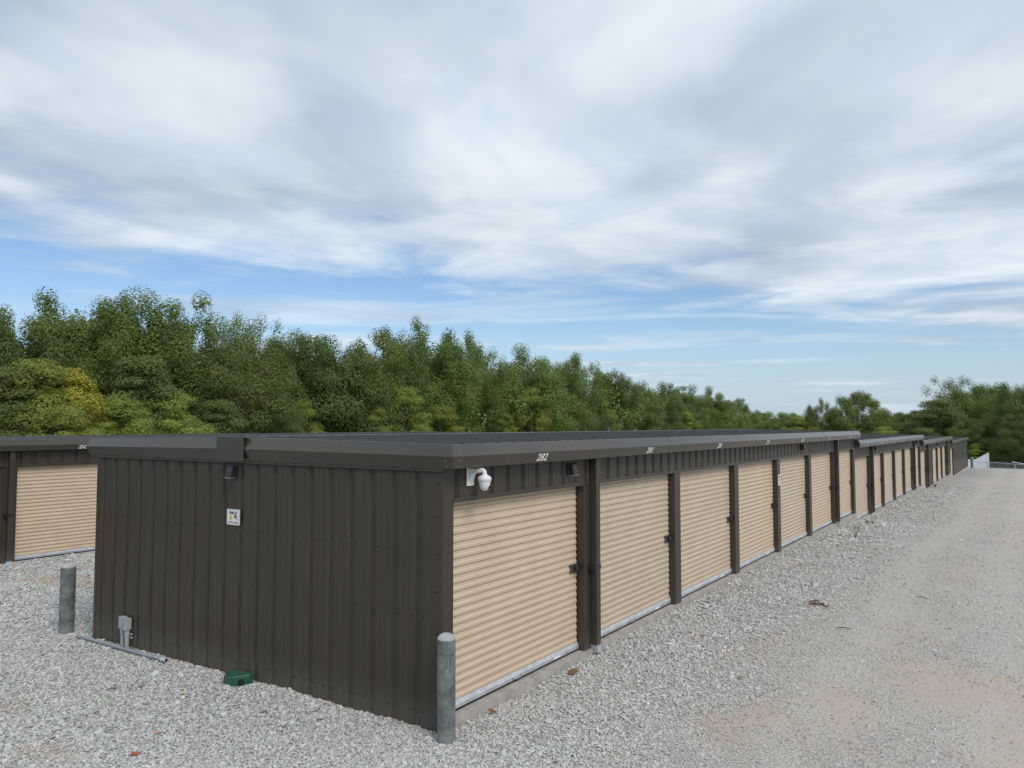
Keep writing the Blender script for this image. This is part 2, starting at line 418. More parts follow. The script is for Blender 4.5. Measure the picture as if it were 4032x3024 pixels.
# ------------------------------------------------------------------ ground
FY = [(-40, -.10), (0, -.085), (3, -.062), (16, -.05), (20, -.17), (22, -.285), (26, -.35), (36, -.37), (40, -.56), (43, -.63), (55, -.68), (58, -.86), (61, -.96), (75, -1.06), (79, -1.12), (86, -1.75), (110, -2.4), (200, -3.2), (900, -3.5)]
FYx = np.array([a for a, b in FY]); FYz = np.array([b for a, b in FY])
def hnoise(x, y):
    return (np.sin(x*1.7+.3*y)*np.cos(y*1.3-.4*x)*.012 + np.sin(x*4.1+1.)*np.sin(y*3.7+.7*x)*.008 + np.sin(x*9.3+y*2.)*np.sin(y*8.1-x*3.)*.005)
def gz(x, y):
    x = np.asarray(x, float); y = np.asarray(y, float)
    zr = np.interp(y, FYx, FYz); t = np.clip((x+6.6)/6.0, 0, 1)
    zl = zr - .075 + np.where(y > 18, .0, 0)
    z = zr*t + zl*(1-t)
    z = z - .022*np.exp(-((x-.15)/.3)**2)*(y > -.3)*np.clip((3.2-y)/1.2, 0, 1)
    far = np.clip((-x-24)/30, 0, 1); z = z - far*1.3
    rt = np.clip((x-9)/20, 0, 1); z = z + rt*.35
    near = np.clip((np.hypot(x+1, y-20)-60)/60, 0, 1)
    return z + hnoise(x, y)*(1-near) + near*np.sin(x*.05+1)*np.sin(y*.043)*.5
def grid(xs, ys, dz, name, mat):
    X, Y = np.meshgrid(xs, ys); Z = gz(X, Y) + dz
    nx, ny = len(xs), len(ys)
    co = np.stack([X, Y, Z], -1).reshape(-1, 3).astype('f')
    i = np.arange(nx-1); j = np.arange(ny-1); I, J = np.meshgrid(i, j); a = (J*nx+I).ravel()
    q = np.stack([a, a+1, a+1+nx, a+nx], -1)
    return np_mesh(name, co, q, mat, smooth=True)
def np_mesh(name, co, quads, mat, smooth=False):
    me = bpy.data.meshes.new(name); k = quads.shape[1]
    me.vertices.add(len(co)); me.vertices.foreach_set('co', np.ascontiguousarray(co, 'f').ravel())
    me.loops.add(quads.size); me.loops.foreach_set('vertex_index', np.ascontiguousarray(quads, 'i').ravel())
    me.polygons.add(len(quads)); me.polygons.foreach_set('loop_start', np.arange(0, quads.size, k, dtype='i'))
    me.polygons.foreach_set('loop_total', np.full(len(quads), k, 'i'))
    if smooth: me.polygons.foreach_set('use_smooth', np.ones(len(quads), bool))
    me.update(calc_edges=True); me.materials.append(mat); return me
xs = np.concatenate([np.arange(-30, -9, .7), np.arange(-9, 8, .16), np.arange(8, 16.1, .8)])
ys = np.concatenate([np.arange(-14, -5, .6), np.arange(-5, 12, .16), np.arange(12, 30, .4), np.arange(30, 113, 1.)])
tag(link('gravel_yard', grid(xs, ys, 0., 'gravel_yard', M['gravel'])), kind='structure')
def spread(lo, a, b, hi, n, m):
    return np.concatenate([-np.geomspace(-lo+a+1, 1, n)[:-1]+a+1, np.linspace(a, b, m), b-1+np.geomspace(1, hi-b+1, n)[1:]])
tag(link('terrain', grid(spread(-900, -60, 60, 900, 30, 60), spread(-300, -20, 140, 1200, 30, 60), -.07, 'terrain', M['earth'])), kind='structure')

# ------------------------------------------------------------------ storage rows
OF, OE, ZT, ZM, ZB, ZH = .195, .085, 2.696, 2.578, 2.457, 2.112
WID, RISE, D, DT, DB, FWID = 6.43, .045, .10, .062, .045, .243
XR = -WID/2
def ribprof(a, b, ribs, depth=.030, stiff=True):
    """profile (u, depth-in) of a reversed-rib steel panel from a to b"""
    pts = [(a, 0.)]
    for c in ribs:
        L = [(c-.056, 0.), (c-.034, depth), (c+.034, depth), (c+.056, 0.)]
        if stiff:
            for q in (c+.115, c+.20): L += [(q-.010, 0.), (q, .0045), (q+.010, 0.)]
        pts += [p for p in L if a < p[0] < b]
    pts.append((b, 0.)); return pts
def door_mesh(wd, hgt):
    per = .083; prof = []; z = .105
    while z < hgt:
        for (dx, dz_) in ((-.016, 0.), (.0, .009), (.0, .036), (-.010, .050), (-.0115, .080)):
            prof.append((dx, z+dz_))
        z += per
    prof = [p for p in prof if p[1] <= hgt]
    A = [(x, .022, zz) for x, zz in prof]; B = [(x, wd-.022, zz) for x, zz in prof]
    mb = MB().sheet(A, B); return mb.mesh('roll_up_door')
def bar_meshes(wd):
    up = MB(); y0, y1 = .012, wd-.012
    prof = [(-.012, .105), (.012, .098), (.014, .068)]
    up.sheet([(x, y0, z) for x, z in prof], [(x, y1, z) for x, z in prof])
    lo = MB(); prof = [(.0141, .068), (.018, .064), (.018, .030), (.004, .026)]
    lo.sheet([(x, y0, z) for x, z in prof], [(x, y1, z) for x, z in prof])
    se = MB().box(-.012, .008, y0, y1, .002, .0255)
    hd = MB().tube([(.018, -.075, .052), (.040, -.070, .050), (.048, -.05, .048), (.048, .05, .048), (.040, .070, .050), (.018, .075, .052)], .006, 6)
    hd.box(.017, .021, -.095, -.06, .036, .066); hd.box(.017, .021, .06, .095, .036, .066)
    return up.mesh('bottom_bar_cap'), lo.mesh('bottom_bar'), se.mesh('rubber_seal'), hd.mesh('pull_handle')
def latch_meshes():
    pl = MB().box(.0, .010, -.19, -.02, -.055, .055).box(.010, .014, -.17, -.05, -.04, .04)
    for y in (-.175, -.10, -.035):
        for z in (-.045, .045): pl.box(.010, .016, y-.006, y+.006, z-.006, z+.006)
    bl = MB()
    pr = [(0., .0), (.042, .0), (.046, .012), (.046, .05), (.030, .058), (0., .06)]
    b2 = MB().lathe(pr, 14)
    bl.add([(z, -.075+x, y) for x, y, z in b2.v], b2.f)
    bl.box(.012, .045, -.12, .012, -.016, .016).box(.03, .055, -.10, -.05, -.052, -.02)
    return pl.mesh('latch_plate'), bl.mesh('latch')
MESH = {}
def door_set(wd, hgt):
    k = (round(wd, 3), round(hgt, 3))
    if k not in MESH:
        MESH[k] = (door_mesh(wd, hgt),) + bar_meshes(wd) + latch_meshes()
        for me, mt in zip(MESH[k], ('tan', 'galv_light', 'galv', 'rubber', 'galv_pipe', 'latchgrey', 'black')): me.materials.append(M[mt])
    return MESH[k]
stick = MB().box(.0185, .020, -.075, .075, .036, .060).mesh('label_sticker'); stick.materials.append(M['white'])
stick2 = MB().box(.0185, .020, -.02, .02, .036, .060).mesh('label_sticker'); stick2.materials.append(M['grey_ink'])
rng = random.Random(5)
def add_door(root, y0, y1, z, latch=True):
    wd = y1-y0; me = door_set(wd, 2.10)
    d = link('roll_up_door', me[0], None, root, (-D, y0, z))
    for nm, m_ in (('bottom_bar_cap', me[1]), ('bottom_bar', me[2]), ('rubber_seal', me[3])): link(nm, m_, None, d)
    link('pull_handle', me[4], None, d, (0, wd*.47, 0))
    if latch:
        h = 1.05 + rng.uniform(-.02, .02)
        link('latch_plate', me[5], None, d, (.001, wd-.01, h)); link('latch', me[6], None, d, (.001, wd-.01, h))
    link('label_sticker', stick, None, d, (0, wd*.80, 0)); link('label_sticker', stick2, None, d, (0, wd*.885, 0))
    return d
def downspout(root, y, z, zb_off=.0):
    mb = MB(); g = .05
    mb.box(.003, .10, y, y+.108, z+.05+zb_off, z+2.46)
    o = mb.build('downspout', M['brown_post'], root, bevel=.006)
    st = MB().box(.001, .104, y-.06, y+.112, z+1.02, z+1.075).build('strap', M['black'], o)
    k = MB(); a = z+zb_off
    k.add([(.004, y+.004, a+.05), (.098, y+.004, a+.05), (.098, y+.104, a+.05), (.004, y+.104, a+.05),
           (.02, y+.004, a-.05), (.112, y+.004, a-.04), (.112, y+.104, a-.04), (.02, y+.104, a-.05)],
          [(0, 1, 5, 4), (2, 3, 7, 6), (1, 2, 6, 5), (3, 0, 4, 7)])
    k.build('spout_elbow', M['galv'], o)
    return o
def number(root, s, y, z, fas, zc=None, wd=.225):
    me = text_mesh(s, wd, .092,   .16, .022, 'unit_number'); me.materials.append(M['white'])
    o = link('unit_number', me, None, fas)
    tilt = math.atan2(DB, ZM-ZB)
    zc = z + 2.520; xo = OF - DB + (zc-z-ZB)/(ZM-ZB)*DB + .0035
    # text x -> +Y, text y -> up along the lower fascia face
    X = Vector((0, 1, 0)); Y = Vector((math.sin(tilt), 0, math.cos(tilt))); Z = X.cross(Y)
    o.matrix_local = Matrix(((X.x, Y.x, Z.x, xo), (X.y, Y.y, Z.y, y), (X.z, Y.z, Z.z, zc), (0, 0, 0, 1)))
    return o
FPROF = [('b', .0, .0)]
def ring(xsgn_x, y_end, z, kind):
    """corner / straight cross sections of the box fascia, returned as 3-D points"""
    pass
def fas_points(z, zr=0.):
    # (inset from the outer mid line, height)
    return [(OF+.03, z+ZB-.004+zr), (DB, z+ZB+zr), (0., z+ZM+zr), (DT, z+ZT+zr), (DT+.035, z+ZT+.001+zr), (DT+.045, z+ZT-.03+zr)]
def fascia_front(root, y0, y1, z, mitre0=False, side=1):
    """box fascia in six-metre lengths, each lapped a hair over the last"""
    n = max(1, round((y1-y0)/6.1)); cuts = [y0+(y1-y0)*k/n for k in range(n+1)]; out = []
    for k in range(n):
        A = []; B = []; lap = .0022*(k % 2)
        for (i, zz) in fas_points(z):
            x = (OF-i+lap) if side > 0 else (-WID-OF+i-lap)
            ya = (-OE + min(i, OE+.03)) if (mitre0 and k == 0) else cuts[k]-(.02 if k else 0)
            A.append((x, ya, zz+lap)); B.append((x, cuts[k+1], zz+lap))
        mb = MB().sheet(A, B)
        for P in ([A] if (k == 0 and not mitre0) else []) + ([B] if k == n-1 else []):
            m = len(mb.v); mb.v += P; mb.f.append(tuple(range(m, m+len(P))))
        out.append(mb.build('fascia', M['fascia'], root))
    return out[0]
def fascia_end(root, z):
    out = []
    for side in (1, -1):
        A = []; B = []
        for (i, zz) in fas_points(z):
            x = OF-i if side > 0 else -WID-OF+i
            yy = -OE + min(i, OE+.03)
            A.append((x, yy, zz)); B.append((XR, yy, zz+RISE*min(1, max(0, (zz-z-ZB)/(ZT-ZB)))))
        out.append(MB().sheet(A, B).build('fascia', M['fascia'], root))
    # folded cover plate over the ridge joint
    c = MB(); x0, x1 = -3.50, -2.98
    def zr(x): return RISE*(1-abs(x-XR)/(WID/2))
    A = []; B = []; 
    for (yy, zz) in ((-OE+.01, ZB-.006), (-OE-.006, ZB-.004), (-OE-.0075, ZT+.002), (-OE+.05, ZT+.005)):
        k_ = 1. if zz > ZM else 0.; A.append((x0, yy, z+zz+k_*zr(x0))); B.append((x1, yy, z+zz+k_*zr(x1)))
    Mi = [(XR, a[1], a[2]+((RISE-zr(x0)) if a[2] > z+ZM else 0.)) for a in A]
    c.sheet(A, Mi); c.sheet(Mi, B)
    c.build('fascia_joint_cover', M['cover'], root)
def roof(root, y0, y1, z):
    for side in (1, -1):
        ribs = np.arange(y0+.18, y1-.05, .305)
        pts = [(y0, 0.)]
        for c in ribs: pts += [(c-.034, 0.), (c-.014, .030), (c+.014, .030), (c+.034, 0.)]
        pts.append((y1, 0.))
        xe = OF-DT-.03 if side > 0 else -WID-OF+DT+.03
        A = [(xe, y, z+ZT-.022+h) for y, h in pts]; B = [(XR, y, z+ZT+RISE-.022+h) for y, h in pts]
        MB().sheet(A, B).build('roof_panel', M['roof'], root)
    cap = MB(); prof = [(-.16, .004), (-.02, .011), (.02, .011), (.16, .004)]
    cap.sheet([(XR+a, y0+.02, z+ZT+RISE+b) for a, b in prof], [(XR+a, y1+.01, z+ZT+RISE+b) for a, b in prof])
    cap.build('ridge_cap', M['roof'], root)
def section(root, y0, y1, z, posts, doors, spouts, first=False, numbers=(), blanks=(), slabx=.03):
    # slab
    MB().box(-WID+.02, slabx, y0+.07, y1-.012, z-.5, z).build('foundation_slab', M['concrete'], root)
    # header wall with reversed ribs, header trim
    hp = ribprof(y0+.005, y1-.005, np.arange(y0+.22, y1-.05, .305))
    mb = MB(); mb.sheet([(-.004-d, y, z+ZH) for y, d in hp], [(-.004-d, y, z+ZB+.02) for y, d in hp])
    mb.build('header_panel', M['brown'], root)
    a = posts[0][0] if posts else y0
    tr = MB(); prof = [(-D-.01, ZH-.004), (.006, ZH-.004), (.006, ZH+.034), (.002, ZH+.040), (-.003, ZH+.040)]
    tr.sheet([(x, y0+.17, z+q) for x, q in prof], [(x, y1-.003, z+q) for x, q in prof])
    tr.build('header_trim', M['brown_post'], root)
    # back and side closing walls
    bk = ribprof(y0, y1, np.arange(y0+.16, y1-.05, .305), stiff=False)
    MB().sheet([(-WID+d, y, z-.45) for y, d in bk], [(-WID+d, y, z+ZB+.1) for y, d in bk]).build('back_wall', M['brown'], root)
    fe = MB().box(-WID+.05, -.05, y1-.03, y1-.01, z-.4, z+ZB+.1).build('cross_wall', M['brown'], root)
    for (p0, p1) in posts:
        bot = z-.03
        mb = MB(); mb.box(-D-.14, 0., p0, p1, bot, z+ZH-.006)
        mb.build('door_post', M['brown_post'], root, bevel=.004)
        # black guide channel at the jamb the curtain runs in
        MB().box(-D-.035, -D-.016, p0-.03, p0-.001, z, z+ZH-.01).build('door_guide', M['black'], root)
    for (a_, b_) in doors: add_door(root, a_, b_, z)
    for (a_, b_) in blanks:
        pp = ribprof(a_, b_, np.arange(a_+.16, b_-.02, .305))
        MB().sheet([(-.03-d, y, z-.4) for y, d in pp], [(-.03-d, y, z+ZH) for y, d in pp]).build('wall_panel', M['brown'], root)
    for y in spouts: downspout(root, y, z)
    roof(root, y0-(.0 if first else .04), y1+.06, z)
    f = fascia_front(root, y0-.05, y1+.09, z, mitre0=first)
    fascia_front(root, y0-.05, y1+.09, z, mitre0=first, side=-1)
    if first: fascia_end(root, z)
    else:
        e = MB().box(-WID-OF+.06, OF-.06, y0-.045, y0-.03, z+ZB, z+ZT-.02); e.build('rake_trim', M['fascia'], root)
    e = MB().box(-WID-OF+.06, OF-.06, y1+.06, y1+.075, z+ZB, z+ZT-.01); e.build('rake_trim', M['fascia'], root)
    for (s, y) in numbers: number(root, s, y, z, f)
    return f
def end_wall(root, z, x_lo=-WID):
    c0 = -.16; ribs0 = [-.322-.3125*k for k in range(20)]
    shared = None; x = c0
    while x-.9375 > x_lo - .6:
        xa = max(x-.9375, x_lo)
        rb = [.162+.3125*k for k in range(3)]
        full = abs((x-xa)-.9375) < 1e-6
        if full and shared is not None: me = shared
        else:
            pp = ribprof(0, x-xa, rb)
            me = MB().sheet([(-u, d, -.36) for u, d in pp], [(-u, d, 2.45) for u, d in pp]).mesh('wall_panel'); me.materials.append(M['brown'])
            if full: shared = me
        link('wall_panel', me, None, root, (x, 0., z)); x -= .9375
        if xa <= x_lo: break
    # corner posts and the trim strip under the fascia
    MB().box(-.162, 0., -.004, .17, z-.36, z+ZB).build('corner_post', M['brown_post'], root, bevel=.004)
    MB().box(x_lo-.004, x_lo+.06, -.005, .06, z-.36, z+ZB).build('corner_post', M['brown_post'], root, bevel=.004)
    st = MB(); prof = [(-.004, 2.47), (-.012, 2.468), (-.014, 2.424), (-.022, 2.416), (-.002, 2.412)]
    st.sheet([(x_lo, y, z+q) for y, q in prof], [(.012, y, z+q) for y, q in prof]); st.build('trim_strip', M['fascia'], root)
    sc_ = MB()
    for k in range(12):
        for zz in (.05, .45, .85, 1.25, 1.62, 1.98, 2.30):
            xx = -.06 if k == 0 else None
            if xx is None: continue
            sc_.box(xx-.008, xx+.008, -.011, -.003, z+zz-.008, z+zz+.008)
    for k in range(20): sc_.box(-.35-.305*k-.007, -.35-.305*k+.007, -.021, -.012, z+2.447-.006, z+2.447+.006)
    for k in range(20):
        for zz in (.06, .98, 1.62):
            for dx_ in (.075, -.075): sc_.box(-.322-.3125*k+dx_-.006, -.322-.3125*k+dx_+.006, -.005, .0, z+zz-.006, z+zz+.006)
    sc_.build('screws', M['black'], root)['kind'] = 'stuff'
    rv = MB()
    for zz, ins in ((ZB+.025, .036), (ZB+.08, .017), (ZM+.05, .03)):
        rv.box(OF-.11-.004, OF-.11+.004, -OE+ins-.004, -OE+ins+.004, z+zz-.004, z+zz+.004)
        rv.box(OF-ins-.004, OF-ins+.004, .03-.004, .03+.004, z+zz-.004, z+zz+.004)
    rv.build('rivets', M['galv'], root)['kind'] = 'stuff'

main = empty('storage_building', (0, 0, 0))
tag(main, 'long brown steel self-storage row with tan roll-up doors, stepping down along the gravel drive', 'storage building', 'rows of storage units')
P1_, P2_ = 3.06, 3.09
p = [2.872 + P1_*k for k in range(7)] + [2.872 + P1_*6 + P2_*k for k in range(1, 14)]
SEC = [(0., p[6]+FWID, 0., 0, 7), (p[6]+FWID, p[12]+FWID, -.305, 7, 13), (p[12]+FWID, p[18]+FWID, -.61, 13, 19)]
for si, (y0, y1, z, a, b) in enumerate(SEC):
    posts = [(p[k], p[k]+FWID) for k in range(a, b)]
    doors = []; blanks = []
    for k in range(a, b):
        lo = (.172 if si == 0 else y0+.01) if k == a else p[k-1]+FWID
        if k == 0: lo = p[0] - (P1_-FWID) + .10
        (blanks if k in (14, 18) else doors).append((lo, p[k]))
    sp = [p[k]+.155 for k in ((0, 5), (7, 11), (13, 17))[si]]
    nums = [(str(282-k), .5*((.17 if k == 0 else p[k-1]+FWID)+p[k])+.05) for k in range(a, b) if k < 13]
    section(main, y0, y1, z, posts, doors, sp, first=(si == 0), numbers=nums, blanks=blanks)
end_wall(main, 0.)
y4 = p[18]+FWID
section(main, y4, 77.2, -.915, [(p[19], p[19]+FWID)], [(y4+.01, p[19])], [], blanks=[(p[19]+FWID, 77.2)])
MB().box(-.2, .012, 77.0, 77.215, -1.4, -.915+ZB).build('corner_post', M['brown_post'], main)
MB().box(-WID, -.01, 77.18, 77.2, -1.6, -.915+ZB).build('end_wall', M['brown'], main)

left = empty('storage_building', (-13.9, 0, -.14))
tag(left, 'second brown storage row with tan door, behind the left bollard across the gravel alley', 'storage building', 'rows of storage units')
FL = 2.15; PP = 3.06
lp = [FL-FWID-.02] + [FL+2.805+PP*k for k in range(6)]
posts = [(lp[0], FL)] + [(q, q+FWID) for q in lp[1:]]
sec_end = lp[-1]+FWID
doors = [(FL, lp[1])] + [(lp[k]+FWID, lp[k+1]) for k in range(1, 6)]
section(left, -7.5, sec_end, 0., posts, doors, [FL-.20], numbers=[('20', 3.47)], blanks=[(-7.5, lp[0])])
def leftnum(): pass
z = -.305; y0 = sec_end
for s_ in range(3):
    qs = [y0+2.805+PP*k for k in range(6)]
    section(left, y0, qs[-1]+FWID, z, [(q, q+FWID) for q in qs], [((y0+.01) if k == 0 else qs[k-1]+FWID, qs[k]) for k in range(6)], [])
    y0 = qs[-1]+FWID; z -= .305
MB().box(-WID, -.01, -7.48, -7.46, -.4, ZB).build('end_wall', M['brown'], left)

# ------------------------------------------------------------------ things on the walls
def wall_light(loc, rz, label):
    r = tag(empty('wall_light', loc, rz), label, 'light', 'dark wall lights under the eaves'); r.scale = (.86, .9, .92)
    # local: +Y out of the wall is -y; x across
    MB().box(-.075, .075, -.028, .02, -.085, .085).build('back_plate', M['lamp'], r, bevel=.008)
    pts = [(-.028, .076), (-.060, .076), (-.080, .066), (-.094, .0), (-.108, -.075), (-.028, -.075)]
    mb = MB(); n = len(pts)
    mb.add([(-.062, y, z) for y, z in pts] + [(.062, y, z) for y, z in pts],
           [tuple(range(n)), tuple(range(2*n-1, n-1, -1))] + [(i, (i+1) % n, n+(i+1) % n, n+i) for i in range(n)])
    mb.build('hood', M['lamp'], r, bevel=.006)
    a, b = Vector((0, -.0965, -.002)), Vector((0, -.1095, -.068))
    lens = MB()
    for k in range(8):
        x = -.049+.014*k; lens.add([(x-.005, a.y, a.z), (x+.005, a.y, a.z), (x+.005, b.y, b.z), (x-.005, b.y, b.z), (x-.005, a.y+.02, a.z), (x+.005, a.y+.02, a.z), (x+.005, b.y+.02, b.z), (x-.005, b.y+.02, b.z)],
                                   [(0, 1, 2, 3), (4, 5, 6, 7), (0, 1, 5, 4), (2, 3, 7, 6), (1, 2, 6, 5), (0, 3, 7, 4)])
    lens.build('lens', M['lens'], r)
    MB().box(-.064, .064, -.112, -.026, -.083, -.0755).build('rim', M['galv_pipe'], r)
    return r
wall_light((-3.27, 0, 2.318), 0, 'dark hooded wall light above the small white sign on the end wall')
wall_light((0., 2.50, 2.335), R(90), 'dark wall light under the number 282, right of the white camera')
wall_light((0., 14.35, 2.335), R(90), 'small dark wall light over the fifth tan door from the corner')
wall_light((0., 25.4, 2.03), R(90), 'tiny dark wall light under the eave of the second roof step')
wall_light((0., 38.2, 2.03), R(90), 'tiny dark wall light at the far end of the second roof step')
wall_light((0., 48.8, 1.725), R(90), 'tiny dark wall light under the third roof step')

# security camera
r = tag(empty('security_camera', (0., .43, 2.26)), 'white dome security camera on an angled bracket beside the building corner', 'camera')
MB().box(.0, .016, -.058, .058, .0, .185).build('mount_plate', M['camwhite'], r, bevel=.004)
arm = MB()
arm.add([(.016, -.045, .03), (.016, .045, .03), (.016, .045, .18), (.016, -.045, .18), (.06, -.03, .125), (.06, .03, .125), (.06, .03, .18), (.06, -.03, .18),
         (.165, -.024, .145), (.165, .024, .145), (.165, .024, .182), (.165, -.024, .182)],
        [(0, 1, 5, 4), (1, 2, 6, 5), (2, 3, 7, 6), (3, 0, 4, 7), (4, 5, 9, 8), (5, 6, 10, 9), (6, 7, 11, 10), (7, 4, 8, 11), (8, 9, 10, 11)])
arm.tube([(.14, 0, .163), (.17, 0, .162), (.187, 0, .15), (.192, 0, .13), (.192, 0, .115)], .024, 10)
arm.build('arm', M['camwhite'], r, bevel=.003)
hd = MB().lathe([(.0, .128), (.026, .127), (.030, .118), (.062, .100), (.069, .090), (.069, .062), (.064, .058)], 28, .192, 0)
hd.build('housing', M['camwhite'], r, smooth=True)
hd = MB().lathe([(.062, .058), (.060, .045), (.056, .02), (.048, -.008), (.034, -.030), (.016, -.040), (.0, -.042)], 28, .192, 0)
ball = hd.build('camera_ball', M['camwhite'], r, smooth=True)
ln = MB().lathe([(.0, .006), (.018, .005), (.022, .0), (.023, -.01)], 16)
lo = ln.build('lens', M['camlens'], ball, (.236, .022, -.002)); lo.rotation_euler = (0, R(72), R(25))
pr = MB().box(-.02, .0, -.0005, .0005, -.003, .003).box(.004, .010, -.0005, .0005, -.006, .006).box(.014, .018, -.0005, .0005, -.005, .005)
q = pr.build('printed_mark', M['grey_ink'], ball, (.192-.036, -.0475, .036)); q.rotation_euler = (0, 0, R(-38))

def flat_text(s, w_, h_, x, z_, y, mat, parent, bold=.01, name='lettering'):
    me = text_mesh(s, w_, h_, 0, bold, name); me.materials.append(mat)
    o = link(name, me, None, parent, (x, y, z_)); o.rotation_euler = (R(90), 0, 0); return o
def disc(cx, cz, r_, y, n=24, sx_=1., sz=1.):
    return MB().add([(cx+r_*sx_*math.cos(2*math.pi*k/n), y, cz+r_*sz*math.sin(2*math.pi*k/n)) for k in range(n)], [tuple(range(n))])
def rounded(w_, h_, rad, y0, y1, n=5):
    pts = []
    for (cx, cz, a0) in ((w_/2-rad, h_/2-rad, 0), (-w_/2+rad, h_/2-rad, 90), (-w_/2+rad, -h_/2+rad, 180), (w_/2-rad, -h_/2+rad, 270)):
        for k in range(n): t = R(a0+90*k/(n-1)); pts.append((cx+rad*math.cos(t), cz+rad*math.sin(t)))
    m = len(pts)
    return MB().add([(x, y0, z) for x, z in pts]+[(x, y1, z) for x, z in pts], [tuple(range(m)), tuple(range(2*m-1, m-1, -1))]+[(i, (i+1) % m, m+(i+1) % m, m+i) for i in range(m)]), pts
def smile_sign(loc, rz, label, w_=.245, h_=.188):
    r = tag(empty('warning_sign', loc, rz), label, 'sign', 'camera notice signs')
    mb, pts = rounded(w_, h_, .012, -.006, .0); mb.build('plate', M['white'], r)
    y = -.0075
    _, po = rounded(w_-.022, h_-.022, .008, 0, 0); _, pi = rounded(w_-.028, h_-.028, .006, 0, 0); n = len(po)
    MB().add([(x, y, z) for x, z in po]+[(x, y, z) for x, z in pi], [(i, (i+1) % n, n+(i+1) % n, n+i) for i in range(n)]).build('border', M['grey_ink'], r)
    flat_text('SMILE!', w_*.62, h_*.20, 0, h_*.27, y, M['ink'], r, .02)
    flat_text("YOU'RE ON CAMERA", w_*.78, h_*.10, 0, -h_*.335, y, M['ink'], r, .012)
    f = disc(-w_*.19, -h_*.02, h_*.165, y).build('smiley', M['yellow'], r)
    e = MB()
    for s_ in (-1, 1):
        d_ = disc(-w_*.19+s_*h_*.06, h_*.035, h_*.024, y-.001, 10, .8, 1.4); e.add(d_.v, d_.f)
    n = 12; o_ = [(-w_*.19+h_*.105*math.cos(R(200+140*k/n)), y-.001, -h_*.025+h_*.105*math.sin(R(200+140*k/n))) for k in range(n+1)]
    i_ = [(-w_*.19+h_*.085*math.cos(R(200+140*k/n)), y-.001, -h_*.02+h_*.085*math.sin(R(200+140*k/n))) for k in range(n+1)]
    e.sheet(o_, i_); e.build('smiley_face', M['ink'], f)
    c = MB().add([(w_*.07, y, h_*.03), (w_*.17, y, h_*.135), (w_*.30, y, h_*.135), (w_*.27, y, h_*.01), (w_*.20, y, -h_*.04)], [(0, 1, 2, 3, 4)])
    c.add([(w_*.24, y, -h_*.04), (w_*.27, y, -h_*.01), (w_*.35, y, -h_*.15), (w_*.34, y, -h_*.20)], [(0, 1, 2, 3)])
    c.add([(w_*.30, y, -h_*.15), (w_*.36, y, -h_*.13), (w_*.36, y, -h_*.16), (w_*.31, y, -h_*.18)], [(0, 1, 2, 3)])
    cc = c.build('camera_icon', M['ink'], r)
    MB().add([(w_*.075, y-.001, h_*.02), (w_*.12, y-.001, h_*.0), (w_*.17, y-.001, -h_*.10), (w_*.13, y-.001, -h_*.13), (w_*.09, y-.001, -h_*.09)], [(0, 1, 2, 3, 4)]).build('icon_lens', M['pink'], cc)
    return r
smile_sign((-3.268, -.001, 1.766), 0, 'small white SMILE camera notice sign on the brown end wall')
smile_sign((.004, p[3]+.125, 1.63), R(90), 'small white camera notice on the post between the fourth and fifth doors', .19, .25)

# twin grey conduit boxes by the foot of the end wall
g0 = float(gz(-5.47, -.08))
r = tag(empty('conduit_box', (-5.47, -.005, g0)), 'pair of small grey junction boxes on conduits at the foot of the end wall', 'junction box')
for k, dx in enumerate((-.078, .066)):
    dd = -.0 if k == 0 else -.02
    MB().box(dx-.048, dx+.046, -.085+dd, -.02+dd, .27, .425).build('box', M['conduit'], r, bevel=.008)
    MB().box(dx-.050, dx+.050, -.092+dd, -.086+dd, .265, .43).build('cover', M['conduit'], r, bevel=.003)
    MB().tube([(dx, -.055+dd, -.15), (dx, -.055+dd, .23)], .027, 12).build('conduit', M['conduit'], r, smooth=False)
    MB().tube([(dx, -.055+dd, .20), (dx, -.055+dd, .275)], .034, 12).build('coupling', M['conduit'], r)
MB().box(-.13, .12, -.05, -.025, .155, .175).box(-.13, .12, -.05, -.025, .20, .215).build('bracket', M['conduit'], r)
# loose conduit on the gravel
a = Vector((-6.60, -.14, 0)); b = Vector((-4.33, -.175, 0))
a.z = float(gz(a.x, a.y))+.045; b.z = float(gz(b.x, b.y))+.048
o = MB().tube([a, (a*2+b)/3+Vector((0, 0, .004)), (a+b*2)/3, b-(b-a).normalized()*.10], .021, 12).build('loose_pipe', M['galv_pipe'])
MB().tube([b-(b-a).normalized()*.101, b], .0255, 12).build('coupling', M['galv_light'], o)
MB().tube([b+(b-a).normalized()*.0005, b+(b-a).normalized()*.001], .021, 12).build('open_end', M['black'], o)
tag(o, 'galvanised conduit pipe lying loose on the gravel along the end wall', 'pipe')
# bait station
g0 = float(gz(-2.93, -.18))
r = tag(empty('bait_station', (-2.93, -.165, g0), R(4)), 'dark green plastic bait box on the gravel against the end wall', 'bait box')
base = [(-.15, .11), (-.15, .0), (-.125, -.065), (-.07, -.10), (.0, -.115), (.06, -.105), (.15, .06), (.15, .11)]
def extr(pts, z0, z1, k=1.):
    n = len(pts); return MB().add([(x, y, z0) for x, y in pts]+[(x*k, y*k, z1) for x, y in pts], [tuple(range(n)), tuple(range(2*n-1, n-1, -1))]+[(i, (i+1) % n, n+(i+1) % n, n+i) for i in range(n)])
extr(base, -.01, .088, .985).build('tray', M['greenbox'], r, bevel=.006)
extr([(x*1.035, y*1.035) for x, y in base], .088, .112, .96).build('lid', M['greenbox'], r, bevel=.006)
MB().box(-.155, -.12, -.056, -.012, .008, .068).build('entry_hole', M['greenhole'], r).rotation_euler = (0, 0, R(-2))
hh = MB().tube([(.112, -.03, .045), (.128, -.04, .045)], .034, 14).build('entry_hole', M['greenhole'], r)

